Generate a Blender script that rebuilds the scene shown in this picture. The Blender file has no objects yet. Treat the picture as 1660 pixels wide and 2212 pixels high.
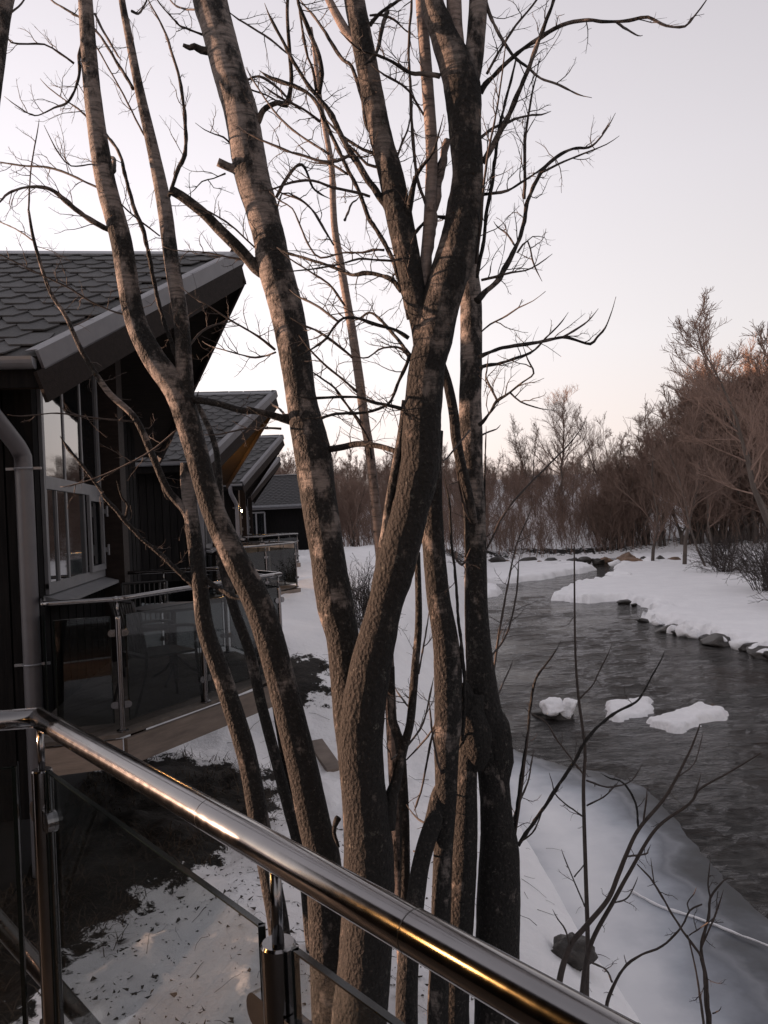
import bpy, bmesh, math, random
import numpy as np
from mathutils import Matrix, Vector

rng = np.random.default_rng(7)
random.seed(7)
scene = bpy.context.scene
col = scene.collection

# ------------------------------------------------------------------ camera
EYE = np.array([0.0, 0.0, 4.0])
F_PX = 1671.0                      # focal length in units of a 1660 x 2212 picture
YAW, PITCH, ROLL = math.radians(5.6), math.radians(0.3), math.radians(2.7)
_f = np.array([math.sin(YAW) * math.cos(PITCH), math.cos(YAW) * math.cos(PITCH), math.sin(PITCH)])
_r0 = np.array([math.cos(YAW), -math.sin(YAW), 0.0])
_u0 = np.cross(_r0, _f)
CAM_U = _u0 * math.cos(ROLL) + _r0 * math.sin(ROLL)
CAM_R = _r0 * math.cos(ROLL) - _u0 * math.sin(ROLL)
CAM_F = _f

cam_data = bpy.data.cameras.new("camera")
cam = bpy.data.objects.new("camera", cam_data)
col.objects.link(cam)
cam_data.sensor_fit = 'VERTICAL'
cam_data.sensor_height = 24.0
cam_data.lens = 24.0 * F_PX / 2212.0
cam_data.clip_start = 0.05
cam_data.clip_end = 3000.0
M = Matrix(((CAM_R[0], CAM_U[0], -CAM_F[0], EYE[0]),
            (CAM_R[1], CAM_U[1], -CAM_F[1], EYE[1]),
            (CAM_R[2], CAM_U[2], -CAM_F[2], EYE[2]),
            (0, 0, 0, 1)))
cam.matrix_world = M
scene.camera = cam

# ------------------------------------------------------------------ sky and sun
SUN_EL = math.radians(4.3)
SUN_DIR = np.array([-math.cos(math.radians(14)), math.sin(math.radians(14)), 0.0])   # towards the sun, flat
SUN_DIR = SUN_DIR / np.linalg.norm(SUN_DIR) * math.cos(SUN_EL) + np.array([0, 0, math.sin(SUN_EL)])

SKY = 0.41                          # everything is exposed for the shade, see the exposure below
world = bpy.data.worlds.new("World")
scene.world = world
world.use_nodes = True
wn, wl = world.node_tree.nodes, world.node_tree.links
wn.clear()
w_out = wn.new('ShaderNodeOutputWorld')
w_sky = wn.new('ShaderNodeTexSky')
w_sky.sky_type = 'NISHITA'
w_sky.sun_disc = False
w_sky.sun_elevation = SUN_EL
w_sky.sun_rotation = math.atan2(SUN_DIR[0], SUN_DIR[1])
w_sky.dust_density = 2.0
w_hsv = wn.new('ShaderNodeHueSaturation')
w_hsv.inputs['Saturation'].default_value = 0.5
w_bg1 = wn.new('ShaderNodeBackground')
w_bg1.inputs['Strength'].default_value = 0.05 * SKY
wl.new(w_sky.outputs[0], w_hsv.inputs['Color'])
wl.new(w_hsv.outputs[0], w_bg1.inputs['Color'])
# pale dusk veil: peach at the horizon, mauve higher up, paler on the side of the sunset
w_tc = wn.new('ShaderNodeTexCoord')
w_sep = wn.new('ShaderNodeSeparateXYZ')
wl.new(w_tc.outputs['Generated'], w_sep.inputs[0])
w_ramp = wn.new('ShaderNodeValToRGB')
wl.new(w_sep.outputs['Z'], w_ramp.inputs[0])
cr = w_ramp.color_ramp
cr.elements[0].position = 0.0
cr.elements[0].color = (1.05, 0.78, 0.69, 1)
cr.elements[1].position = 1.0
cr.elements[1].color = (0.40, 0.39, 0.43, 1)
for p, c in ((0.07, (1.04, 0.90, 0.855, 1)), (0.2, (0.995, 0.93, 0.94, 1)), (0.38, (0.885, 0.83, 0.87, 1)), (0.62, (0.66, 0.615, 0.66, 1))):
    e = cr.elements.new(p)
    e.color = c
w_dot = wn.new('ShaderNodeVectorMath')
w_dot.operation = 'DOT_PRODUCT'
wl.new(w_tc.outputs['Generated'], w_dot.inputs[0])
w_dot.inputs[1].default_value = (-0.93, 0.36, 0.0)
w_mr = wn.new('ShaderNodeMapRange')
w_mr.inputs['From Min'].default_value = -0.7
w_mr.inputs['From Max'].default_value = 0.75
w_mr.inputs['To Min'].default_value = 0.62 * SKY
w_mr.inputs['To Max'].default_value = 1.07 * SKY
w_mr.interpolation_type = 'SMOOTHSTEP'
wl.new(w_dot.outputs['Value'], w_mr.inputs['Value'])
w_bg2 = wn.new('ShaderNodeBackground')
wl.new(w_ramp.outputs[0], w_bg2.inputs['Color'])
wl.new(w_mr.outputs[0], w_bg2.inputs['Strength'])
w_add = wn.new('ShaderNodeAddShader')
wl.new(w_bg1.outputs[0], w_add.inputs[0])
wl.new(w_bg2.outputs[0], w_add.inputs[1])
wl.new(w_add.outputs[0], w_out.inputs[0])

sun_data = bpy.data.lights.new("sun", 'SUN')
sun_data.energy = 5.0
sun_data.angle = math.radians(0.6)
sun_data.color = (1.0, 0.60, 0.40)
sun = bpy.data.objects.new("sun", sun_data)
col.objects.link(sun)
sun.rotation_euler = Vector(SUN_DIR).to_track_quat('Z', 'Y').to_euler()

scene.view_settings.view_transform = 'Standard'
scene.view_settings.look = 'None'
scene.view_settings.exposure = -math.log2(SKY) + 0.08
scene.view_settings.gamma = 1.0
scene.view_settings.use_curve_mapping = False

# ------------------------------------------------------------------ small maths
def unproj(px, py, d):
    """point seen at (px, py) of the 1660 x 2212 picture, d metres along the view axis"""
    px, py, d = np.asarray(px, float), np.asarray(py, float), np.asarray(d, float)
    x = (px - 830.0) / F_PX * d
    y = -(py - 1106.0) / F_PX * d
    return EYE + x[..., None] * CAM_R + y[..., None] * CAM_U + d[..., None] * CAM_F

def on_plane(px, py, z):
    """point seen at (px, py) that lies at height z"""
    v = CAM_R * ((px - 830.0) / F_PX) - CAM_U * ((py - 1106.0) / F_PX) + CAM_F
    t = (z - EYE[2]) / v[2]
    return EYE + v * t

def _hash(ix, iy, iz):
    h = (ix * 374761393 + iy * 668265263 + iz * 2147483647 * 3 + 1013904223) & 0xFFFFFFFF
    h = ((h ^ (h >> 13)) * 1274126177) & 0xFFFFFFFF
    h = h ^ (h >> 16)
    return (h & 0xFFFFFF) / float(0xFFFFFF) * 2 - 1

def vnoise(P):
    P = np.asarray(P, float)
    I = np.floor(P).astype(np.int64)
    f = P - I
    f = f * f * (3 - 2 * f)
    r = 0
    for dx in (0, 1):
        wx = f[..., 0] if dx else 1 - f[..., 0]
        for dy in (0, 1):
            wy = f[..., 1] if dy else 1 - f[..., 1]
            for dz in (0, 1):
                wz = f[..., 2] if dz else 1 - f[..., 2]
                r = r + wx * wy * wz * _hash(I[..., 0] + dx, I[..., 1] + dy, I[..., 2] + dz)
    return r

def fbm(P, octaves=4, gain=0.5):
    P = np.asarray(P, float)
    r, a = 0, 1.0
    for k in range(octaves):
        r = r + a * vnoise(P * (2.03 ** k) + 17.3 * k)
        a *= gain
    return r

def sstep(a, b, x):
    t = np.clip((x - a) / (b - a), 0, 1)
    return t * t * (3 - 2 * t)

def unit(v):
    v = np.asarray(v, float)
    return v / np.maximum(np.linalg.norm(v, axis=-1, keepdims=True), 1e-9)

def spline(C, step):
    """Catmull-Rom through rows of C (any columns, the first three are metres)"""
    C = np.asarray(C, float)
    if len(C) < 3:
        n = max(2, int(np.linalg.norm(C[-1, :3] - C[0, :3]) / step) + 1)
        t = np.linspace(0, 1, n)[:, None]
        return C[0] * (1 - t) + C[-1] * t
    E = np.vstack([2 * C[0] - C[1], C, 2 * C[-1] - C[-2]])
    out = []
    for i in range(1, len(E) - 2):
        p0, p1, p2, p3 = E[i - 1], E[i], E[i + 1], E[i + 2]
        n = max(2, int(np.linalg.norm(p2[:3] - p1[:3]) / step))
        t = (np.arange(n) / n)[:, None]
        out.append(0.5 * (2 * p1 + (p2 - p0) * t + (2 * p0 - 5 * p1 + 4 * p2 - p3) * t ** 2 + (3 * p1 - p0 - 3 * p2 + p3) * t ** 3))
    out.append(E[-2:-1])
    return np.vstack(out)

# ------------------------------------------------------------------ mesh helpers
ORIGIN = {}

class MB:
    """collects vertices and faces; build() links them as ONE mesh object"""
    def __init__(self):
        self.V, self.F, self.n = [], [], 0
    def add(self, V, F):
        V = np.asarray(V, float).reshape(-1, 3)
        self.V.append(V)
        self.F.extend([np.asarray(f, np.int64) + self.n for f in F])
        self.n += len(V)
        return self
    def box(self, c, s, R=None):
        s = np.asarray(s, float) / 2
        K = np.array([[x, y, z] for z in (-1, 1) for y in (-1, 1) for x in (-1, 1)], float) * s
        if R is not None:
            K = K @ np.asarray(R).T
        return self.add(K + np.asarray(c, float), [(0, 2, 3, 1), (4, 5, 7, 6), (0, 1, 5, 4), (2, 6, 7, 3), (0, 4, 6, 2), (1, 3, 7, 5)])
    def beam(self, a, b, w, h, up=(0, 0, 1)):
        """box from a to b, w wide across, h high along up"""
        a, b = np.asarray(a, float), np.asarray(b, float)
        d = unit(b - a)
        s = unit(np.cross(d, np.asarray(up, float)))
        u = np.cross(s, d)
        K = []
        for p in (a, b):
            for j in (-1, 1):
                for i in (-1, 1):
                    K.append(p + s * i * w / 2 + u * j * h / 2)
        return self.add(K, [(0, 1, 3, 2), (4, 6, 7, 5), (0, 4, 5, 1), (2, 3, 7, 6), (0, 2, 6, 4), (1, 5, 7, 3)])
    def prism(self, poly, vec):
        """flat polygon swept along vec"""
        poly = np.asarray(poly, float)
        n = len(poly)
        V = np.vstack([poly, poly + np.asarray(vec, float)])
        F = [tuple(range(n))[::-1], tuple(range(n, 2 * n))]
        for i in range(n):
            j = (i + 1) % n
            F.append((i, j, n + j, n + i))
        return self.add(V, F)
    def tube(self, P, R, n=8, cap=True, disp=None):
        V, F = tube_np(P, R, n, cap, disp)
        return self.add(V, F)
    def build(self, name, mat, parent=None, smooth=False, loc=None):
        V = np.vstack(self.V)
        return link_mesh(name, V, self.F, mat, parent, smooth, loc)

def tube_np(P, R, n, cap=True, disp=None):
    P = np.asarray(P, float)
    m = len(P)
    R = np.broadcast_to(np.asarray(R, float), (m,))
    T = np.empty_like(P)
    T[1:-1] = P[2:] - P[:-2]
    T[0] = P[1] - P[0]
    T[-1] = P[-1] - P[-2]
    T = unit(T)
    ref = np.array([1.0, 0, 0]) if abs(T[0, 0]) < 0.8 else np.array([0, 1.0, 0])
    N = np.empty_like(P)
    v = unit(ref - T[0] * np.dot(ref, T[0]))
    for i in range(m):
        v = v - T[i] * np.dot(v, T[i])
        v = v / max(np.linalg.norm(v), 1e-9)
        N[i] = v
    B = np.cross(T, N)
    a = np.arange(n) / n * 2 * math.pi
    dirs = N[:, None, :] * np.cos(a)[None, :, None] + B[:, None, :] * np.sin(a)[None, :, None]
    rad = np.repeat(R[:, None], n, 1)
    if disp is not None:
        rad = rad + disp(P[:, None, :] + dirs * R[:, None, None], R)
    V = (P[:, None, :] + dirs * rad[:, :, None]).reshape(-1, 3)
    i = np.arange(m - 1)[:, None] * n
    j = np.arange(n)[None, :]
    j2 = (j + 1) % n
    F = np.stack([i + j, i + j2, i + n + j2, i + n + j], -1).reshape(-1, 4)
    F = list(F)
    if cap:
        F.append(np.arange(n)[::-1])
        F.append(np.arange(n) + (m - 1) * n)
    return V, F

def tubes_batch(P, R, n=3):
    """P (N,k,3), R (N,k): many thin tubes at once, pointed ends"""
    N, k, _ = P.shape
    T = np.empty_like(P)
    T[:, 1:-1] = P[:, 2:] - P[:, :-2]
    T[:, 0] = P[:, 1] - P[:, 0]
    T[:, -1] = P[:, -1] - P[:, -2]
    T = unit(T)
    ref = np.where(np.abs(T[..., 2:3]) < 0.9, np.array([0, 0, 1.0]), np.array([1.0, 0, 0]))
    A = unit(np.cross(T, ref))
    B = np.cross(T, A)
    a = np.arange(n) / n * 2 * math.pi
    V = P[:, :, None, :] + R[:, :, None, None] * (A[:, :, None, :] * np.cos(a)[:, None] + B[:, :, None, :] * np.sin(a)[:, None])
    V = V.reshape(-1, 3)
    base = (np.arange(N) * k * n)[:, None, None]
    i = (np.arange(k - 1) * n)[None, :, None]
    j = np.arange(n)[None, None, :]
    j2 = (j + 1) % n
    F = np.stack([base + i + j, base + i + j2, base + i + n + j2, base + i + n + j], -1).reshape(-1, 4)
    return V, F

def spawn(P, R, count, t0, t1, ang, length, rfac, up=0.0, wig=0.15, k=4, g=rng, angj=0.25, flat=0.0):
    """count children from every parent polyline"""
    N, kp, _ = P.shape
    t = t0 + (t1 - t0) * (np.arange(count)[None, :] + g.random((N, count))) / count
    x = t * (kp - 1)
    i = np.clip(x.astype(int), 0, kp - 2)
    fr = (x - i)[..., None]
    n_ = np.arange(N)[:, None]
    S = P[n_, i] * (1 - fr) + P[n_, i + 1] * fr
    T = unit(P[n_, i + 1] - P[n_, i])
    r0 = R[n_, i] * (1 - fr[..., 0]) + R[n_, i + 1] * fr[..., 0]
    q = g.normal(size=S.shape)
    q[..., 1] *= (1 - flat)
    q = unit(q - T * (q * T).sum(-1, keepdims=True))
    a = (ang + g.normal(size=t.shape) * angj)[..., None]
    D = unit(T * np.cos(a) + q * np.sin(a) + np.array([0, 0, up]))
    plen = np.linalg.norm(P[:, 1:] - P[:, :-1], axis=-1).sum(1)[:, None]
    L = length(t, plen) * (0.6 + 0.8 * g.random(t.shape))
    S, D, L, r0 = S.reshape(-1, 3), D.reshape(-1, 3), L.reshape(-1), r0.reshape(-1)
    pts = [S]
    for s in range(1, k):
        D = unit(D + g.normal(size=D.shape) * wig + np.array([0, 0, up * 0.25]))
        pts.append(pts[-1] + D * (L / (k - 1))[:, None])
    C = np.stack(pts, 1)
    rr = np.maximum(r0 * rfac, 0.0)
    RR = rr[:, None] * np.linspace(1, 0.35, k)[None, :]
    return C, RR

def link_mesh(name, V, F, mat, parent=None, smooth=False, loc=None):
    me = bpy.data.meshes.new(name)
    V = np.asarray(V, float)
    off = np.zeros(3)
    if parent is not None and loc is None:
        off = np.array(ORIGIN.get(parent.name, (0, 0, 0)), float)
    elif loc is not None:
        off = np.asarray(loc, float)
    V = V - off
    if isinstance(F, np.ndarray):
        me.vertices.add(len(V))
        me.vertices.foreach_set("co", V.astype(np.float32).ravel())
        nf, k = F.shape
        me.loops.add(nf * k)
        me.loops.foreach_set("vertex_index", F.astype(np.int32).ravel())
        me.polygons.add(nf)
        me.polygons.foreach_set("loop_start", (np.arange(nf) * k).astype(np.int32))
        me.update(calc_edges=True)
        me.validate()
    else:
        me.from_pydata([tuple(v) for v in V], [], [tuple(int(i) for i in f) for f in F])
        me.update()
    if smooth:
        me.polygons.foreach_set("use_smooth", np.ones(len(me.polygons), bool))
    me.materials.append(mat)
    o = bpy.data.objects.new(name, me)
    col.objects.link(o)
    if parent is not None:
        o.parent = parent
        ORIGIN[o.name] = ORIGIN.get(parent.name, (0, 0, 0))
    if loc is not None:
        o.location = tuple(loc)
    return o

def mesh_obj(name, me, parent, loc=(0, 0, 0), rot=(0, 0, 0), scale=(1, 1, 1)):
    o = bpy.data.objects.new(name, me)
    col.objects.link(o)
    if parent is not None:
        o.parent = parent
    o.location, o.rotation_euler, o.scale = loc, rot, scale
    return o

def thing(name, label, cat, loc=(0, 0, 0), group=None):
    """an Empty at the thing's base; children given in world coordinates are stored relative to it"""
    o = bpy.data.objects.new(name, None)
    col.objects.link(o)
    o.empty_display_size = 0.1
    o.location = tuple(loc)
    ORIGIN[o.name] = tuple(float(v) for v in loc)
    tag(o, label, cat, group)
    return o

def tag(o, label=None, cat=None, group=None, kind=None):
    if label:
        o['label'] = label
    if cat:
        o['category'] = cat
    if group:
        o['group'] = group
    if kind:
        o['kind'] = kind
    return o

def copy_tree(o, off, label):
    c = o.copy()
    col.objects.link(c)
    c.location = tuple(np.array(o.location) + np.asarray(off))
    c['label'] = label
    def rec(src, dst):
        for ch in kids[src.name]:
            n = ch.copy()
            col.objects.link(n)
            n.parent = dst
            rec(ch, n)
    kids = {}
    def index(s):
        kids[s.name] = list(s.children)
        for ch in s.children:
            index(ch)
    index(o)
    rec(o, c)
    return c

# ------------------------------------------------------------------ materials
def new_mat(name):
    m = bpy.data.materials.new(name)
    m.use_nodes = True
    return m, m.node_tree.nodes, m.node_tree.links, m.node_tree.nodes['Principled BSDF']

def noise_node(n, l, scale, detail=5, rough=0.6, vec=None, coord='Object'):
    t = n.new('ShaderNodeTexNoise')
    t.inputs['Scale'].default_value = scale
    t.inputs['Detail'].default_value = detail
    t.inputs['Roughness'].default_value = rough
    if vec is None:
        c = n.new('ShaderNodeTexCoord')
        l.new(c.outputs[coord], t.inputs['Vector'])
    else:
        l.new(vec, t.inputs['Vector'])
    return t

def scaled(n, l, sc, coord='Object'):
    c = n.new('ShaderNodeTexCoord')
    m = n.new('ShaderNodeMapping')
    m.inputs['Scale'].default_value = sc
    l.new(c.outputs[coord], m.inputs[0])
    return m.outputs[0]

def ramp(n, l, src, stops):
    r = n.new('ShaderNodeValToRGB')
    e = r.color_ramp.elements
    e[0].position, e[0].color = stops[0][0], (*stops[0][1], 1)
    e[1].position, e[1].color = stops[-1][0], (*stops[-1][1], 1)
    for p, c in stops[1:-1]:
        x = e.new(p)
        x.color = (*c, 1)
    l.new(src, r.inputs[0])
    return r

def mixc(n, l, fac, a, b, mode='MIX'):
    m = n.new('ShaderNodeMix')
    m.data_type = 'RGBA'
    m.blend_type = mode
    for sock, v in ((m.inputs[0], fac), (m.inputs[6], a), (m.inputs[7], b)):
        if hasattr(v, 'links') or hasattr(v, 'is_linked'):
            l.new(v, sock)
        elif isinstance(v, (int, float)):
            sock.default_value = v
        else:
            sock.default_value = (*v, 1)
    return m.outputs[2]

def bump(n, l, h, strength, dist, prev=None):
    b = n.new('ShaderNodeBump')
    b.inputs['Strength'].default_value = strength
    b.inputs['Distance'].default_value = dist
    l.new(h, b.inputs['Height'])
    if prev is not None:
        l.new(prev, b.inputs['Normal'])
    return b.outputs[0]

def simple_mat(name, c0, c1, scale=6, rough=0.6, metal=0.0, bs=0.2, bd=0.01, stretch=(1, 1, 1), spec=0.5):
    m, n, l, p = new_mat(name)
    v = scaled(n, l, stretch)
    t = noise_node(n, l, scale, vec=v)
    oi = n.new('ShaderNodeObjectInfo')
    c = ramp(n, l, t.outputs[0], [(0.3, c0), (0.7, c1)]).outputs[0]
    mr = n.new('ShaderNodeMapRange')
    mr.inputs['To Min'].default_value, mr.inputs['To Max'].default_value = 0.78, 1.22
    l.new(oi.outputs['Random'], mr.inputs[0])
    vm = n.new('ShaderNodeVectorMath')
    vm.operation = 'SCALE'
    l.new(c, vm.inputs[0])
    l.new(mr.outputs[0], vm.inputs['Scale'])
    l.new(vm.outputs[0], p.inputs['Base Color'])
    p.inputs['Roughness'].default_value = rough
    p.inputs['Metallic'].default_value = metal
    p.inputs['Specular IOR Level'].default_value = spec
    if bs:
        t2 = noise_node(n, l, scale * 3, vec=v)
        l.new(bump(n, l, t2.outputs[0], bs, bd), p.inputs['Normal'])
    return m

MAT = {}
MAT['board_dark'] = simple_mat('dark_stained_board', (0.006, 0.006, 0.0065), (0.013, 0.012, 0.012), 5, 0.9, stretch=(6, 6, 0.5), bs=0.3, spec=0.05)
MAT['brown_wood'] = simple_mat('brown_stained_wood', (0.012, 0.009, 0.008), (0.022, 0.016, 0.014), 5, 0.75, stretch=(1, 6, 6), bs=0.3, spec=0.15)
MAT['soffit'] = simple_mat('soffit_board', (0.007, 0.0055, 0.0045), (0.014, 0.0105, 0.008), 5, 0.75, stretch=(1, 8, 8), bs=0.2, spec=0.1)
MAT['lit_soffit'] = simple_mat('pine_soffit_board', (0.36, 0.19, 0.08), (0.5, 0.27, 0.12), 5, 0.6, stretch=(1, 8, 8), bs=0.2)
MAT['deck_wood'] = simple_mat('weathered_decking', (0.05, 0.042, 0.036), (0.10, 0.083, 0.07), 4, 0.75, stretch=(4, 4, 4), bs=0.4)
MAT['fascia_wood'] = simple_mat('pale_fascia_board', (0.12, 0.095, 0.078), (0.22, 0.175, 0.145), 3, 0.7, stretch=(1, 1, 6), bs=0.3)
MAT['shingle'] = simple_mat('grey_roof_shingle', (0.05, 0.05, 0.052), (0.085, 0.085, 0.088), 60, 0.85, bs=0.6, bd=0.004)
MAT['flashing'] = simple_mat('grey_painted_metal', (0.085, 0.083, 0.093), (0.105, 0.103, 0.113), 8, 0.42, bs=0.05)
MAT['gutter'] = simple_mat('silver_gutter_metal', (0.18, 0.185, 0.2), (0.22, 0.225, 0.24), 8, 0.4, metal=0.4, bs=0.05)
MAT['frame'] = simple_mat('grey_window_frame', (0.13, 0.132, 0.142), (0.165, 0.167, 0.176), 8, 0.5, bs=0.05)
MAT['black'] = simple_mat('black_powder_coat', (0.012, 0.012, 0.013), (0.02, 0.02, 0.022), 8, 0.5, bs=0.05)
MAT['stone'] = simple_mat('grey_wall_stone', (0.16, 0.145, 0.13), (0.3, 0.275, 0.25), 5, 0.9, bs=0.8, bd=0.03)
MAT['boulder'] = simple_mat('brown_boulder', (0.1, 0.065, 0.045), (0.24, 0.15, 0.1), 3, 0.85, bs=0.8, bd=0.05)
MAT['grass'] = simple_mat('dry_grass', (0.03, 0.022, 0.016), (0.08, 0.058, 0.04), 3, 0.9, bs=0)
MAT['twig'] = simple_mat('dark_twig', (0.022, 0.017, 0.015), (0.05, 0.037, 0.032), 30, 0.8, bs=0.4, bd=0.004)
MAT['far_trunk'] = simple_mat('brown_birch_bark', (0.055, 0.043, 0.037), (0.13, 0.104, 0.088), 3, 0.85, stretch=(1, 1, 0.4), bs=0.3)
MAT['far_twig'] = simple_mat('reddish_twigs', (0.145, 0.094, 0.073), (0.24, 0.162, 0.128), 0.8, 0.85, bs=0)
MAT['debris'] = simple_mat('bark_crumbs', (0.015, 0.012, 0.01), (0.04, 0.03, 0.022), 30, 0.9, bs=0)

def steel_mat(name, base, rough):
    m, n, l, p = new_mat(name)
    p.inputs['Metallic'].default_value = 1.0
    t = noise_node(n, l, 9, 4)
    l.new(ramp(n, l, t.outputs[0], [(0.3, tuple(0.85 * c for c in base)), (0.7, base)]).outputs[0], p.inputs['Base Color'])
    t2 = noise_node(n, l, 40, 6)
    mr = n.new('ShaderNodeMapRange')
    mr.inputs['To Min'].default_value, mr.inputs['To Max'].default_value = rough * 0.5, rough * 1.9
    l.new(t2.outputs[0], mr.inputs[0])
    l.new(mr.outputs[0], p.inputs['Roughness'])
    l.new(bump(n, l, t2.outputs[0], 0.05, 0.001), p.inputs['Normal'])
    return m
MAT['steel'] = steel_mat('brushed_steel', (0.23, 0.222, 0.222), 0.13)

MAT['dark_steel'] = steel_mat('dark_steel', (0.07, 0.066, 0.064), 0.25)

def glass_mat(name, tint, gloss=0.04):
    m, n, l, p = new_mat(name)
    n.remove(p)
    out = n['Material Output']
    tr = n.new('ShaderNodeBsdfTransparent')
    tr.inputs[0].default_value = (*tint, 1)
    gl = n.new('ShaderNodeBsdfGlossy')
    gl.inputs['Roughness'].default_value = gloss
    fr = n.new('ShaderNodeFresnel')
    gm = n.new('ShaderNodeNewGeometry')
    io = n.new('ShaderNodeMapRange')
    io.inputs['To Min'].default_value, io.inputs['To Max'].default_value = 1.5, 1 / 1.5
    l.new(gm.outputs['Backfacing'], io.inputs[0])
    l.new(io.outputs[0], fr.inputs[0])
    mx = n.new('ShaderNodeMixShader')
    l.new(fr.outputs[0], mx.inputs[0])
    l.new(tr.outputs[0], mx.inputs[1])
    l.new(gl.outputs[0], mx.inputs[2])
    l.new(mx.outputs[0], out.inputs[0])
    return m
MAT['glass'] = glass_mat('clear_glass', (0.86, 0.88, 0.88), 0.02)
MAT['reflect_dark'] = glass_mat('dark_reflection_glass', (0.5, 0.52, 0.52), 0.02)  # grey tint stands in for dark reflections in the neighbours' panels
m, n, l, p = new_mat('glass_edge')
p.inputs['Base Color'].default_value = (0.003, 0.006, 0.006, 1)
p.inputs['Roughness'].default_value = 0.15
MAT['glass_edge'] = m
m, n, l, p = new_mat('window_pane')
p.inputs['Base Color'].default_value = (0.006, 0.007, 0.008, 1)
p.inputs['Roughness'].default_value = 0.03
p.inputs['Specular IOR Level'].default_value = 1.0
p.inputs['IOR'].default_value = 1.9
l.new(bump(n, l, noise_node(n, l, 2.0, 2).outputs[0], 0.03, 0.02), p.inputs['Normal'])
MAT['pane'] = m
def emit_mat(name, c, s):
    m, n, l, p = new_mat(name)
    p.inputs['Base Color'].default_value = (*c, 1)
    p.inputs['Emission Color'].default_value = (*c, 1)
    p.inputs['Emission Strength'].default_value = s
    return m
MAT['bulb'] = emit_mat('warm_bulb', (1.0, 0.5, 0.16), 30)

def bark_mat(name, pale, mid, dark, thr, lichen):
    """smooth birch-like bark with ring marks, blotched with dark scaly crust and grey-green lichen"""
    m, n, l, p = new_mat(name)
    tc = n.new('ShaderNodeTexCoord')
    ringv = scaled(n, l, (9, 9, 60))
    rings = noise_node(n, l, 1.0, 4, 0.65, vec=ringv)
    fine = noise_node(n, l, 55, 6, 0.7)
    blot = noise_node(n, l, 5.5, 6, 0.68, vec=scaled(n, l, (1.2, 1.2, 0.75)))
    c1 = ramp(n, l, rings.outputs[0], [(0.30, dark), (0.37, mid), (0.60, pale), (0.8, mid)]).outputs[0]
    c2 = ramp(n, l, fine.outputs[0], [(0.35, tuple(0.45 * c for c in dark)), (0.57, tuple(0.75 * c for c in dark)), (0.65, tuple(0.65 * c for c in mid)), (0.75, tuple(0.9 * c for c in pale))]).outputs[0]
    # old crusty bark low on the stem gives way to smooth ringed bark higher up
    geo = n.new('ShaderNodeNewGeometry')
    gz = n.new('ShaderNodeSeparateXYZ')
    l.new(geo.outputs['Position'], gz.inputs[0])
    hm = n.new('ShaderNodeMapRange')
    hm.inputs['From Min'].default_value, hm.inputs['From Max'].default_value = 3.2, 6.2
    hm.inputs['To Min'].default_value, hm.inputs['To Max'].default_value = 0.13, -0.03
    l.new(gz.outputs['Z'], hm.inputs[0])
    ha = n.new('ShaderNodeMath')
    ha.operation = 'ADD'
    l.new(blot.outputs[0], ha.inputs[0])
    l.new(hm.outputs[0], ha.inputs[1])
    mask = ramp(n, l, ha.outputs[0], [(thr - 0.05, (0, 0, 0)), (thr + 0.05, (1, 1, 1))]).outputs[0]
    c = mixc(n, l, mask, c1, c2)
    li = noise_node(n, l, 16, 6, 0.75)
    lm = ramp(n, l, li.outputs[0], [(0.60, (0, 0, 0)), (0.68, (1, 1, 1))]).outputs[0]
    lmul = n.new('ShaderNodeMath')
    lmul.operation = 'MULTIPLY'
    lmul.inputs[1].default_value = lichen
    l.new(lm, lmul.inputs[0])
    c = mixc(n, l, lmul.outputs[0], c, (0.10, 0.096, 0.084))
    l.new(c, p.inputs['Base Color'])
    p.inputs['Roughness'].default_value = 0.82
    p.inputs['Specular IOR Level'].default_value = 0.3
    b = bump(n, l, rings.outputs[0], 0.35, 0.005)
    vo = n.new('ShaderNodeTexVoronoi')
    vo.inputs['Scale'].default_value = 1.0
    vo.inputs['Randomness'].default_value = 1.0
    wob = noise_node(n, l, 30, 4)
    wadd = n.new('ShaderNodeVectorMath')
    wadd.operation = 'MULTIPLY_ADD'
    wadd.inputs[1].default_value = (1.4, 1.4, 1.4)
    l.new(wob.outputs['Color'], wadd.inputs[0])
    l.new(scaled(n, l, (62, 62, 44)), wadd.inputs[2])
    l.new(wadd.outputs[0], vo.inputs['Vector'])
    crust = n.new('ShaderNodeMath')
    crust.operation = 'MULTIPLY'
    l.new(vo.outputs['Distance'], crust.inputs[0])
    l.new(mask, crust.inputs[1])
    b = bump(n, l, crust.outputs[0], 1.0, 0.012, b)
    b = bump(n, l, fine.outputs[0], 0.9, 0.010, b)
    b = bump(n, l, li.outputs[0], 0.8, 0.010, b)
    l.new(b, p.inputs['Normal'])
    return m
MAT['bark_smooth'] = bark_mat('smooth_bark', (0.20, 0.172, 0.158), (0.08, 0.07, 0.065), (0.019, 0.0175, 0.0168), 0.52, 0.6)
MAT['bark_rough'] = bark_mat('scaly_bark', (0.15, 0.126, 0.113), (0.05, 0.043, 0.039), (0.017, 0.0155, 0.0148), 0.45, 1.0)
MAT['bark_pale'] = bark_mat('pale_bark', (0.23, 0.185, 0.165), (0.13, 0.105, 0.094), (0.024, 0.019, 0.017), 0.66, 0.2)
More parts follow.
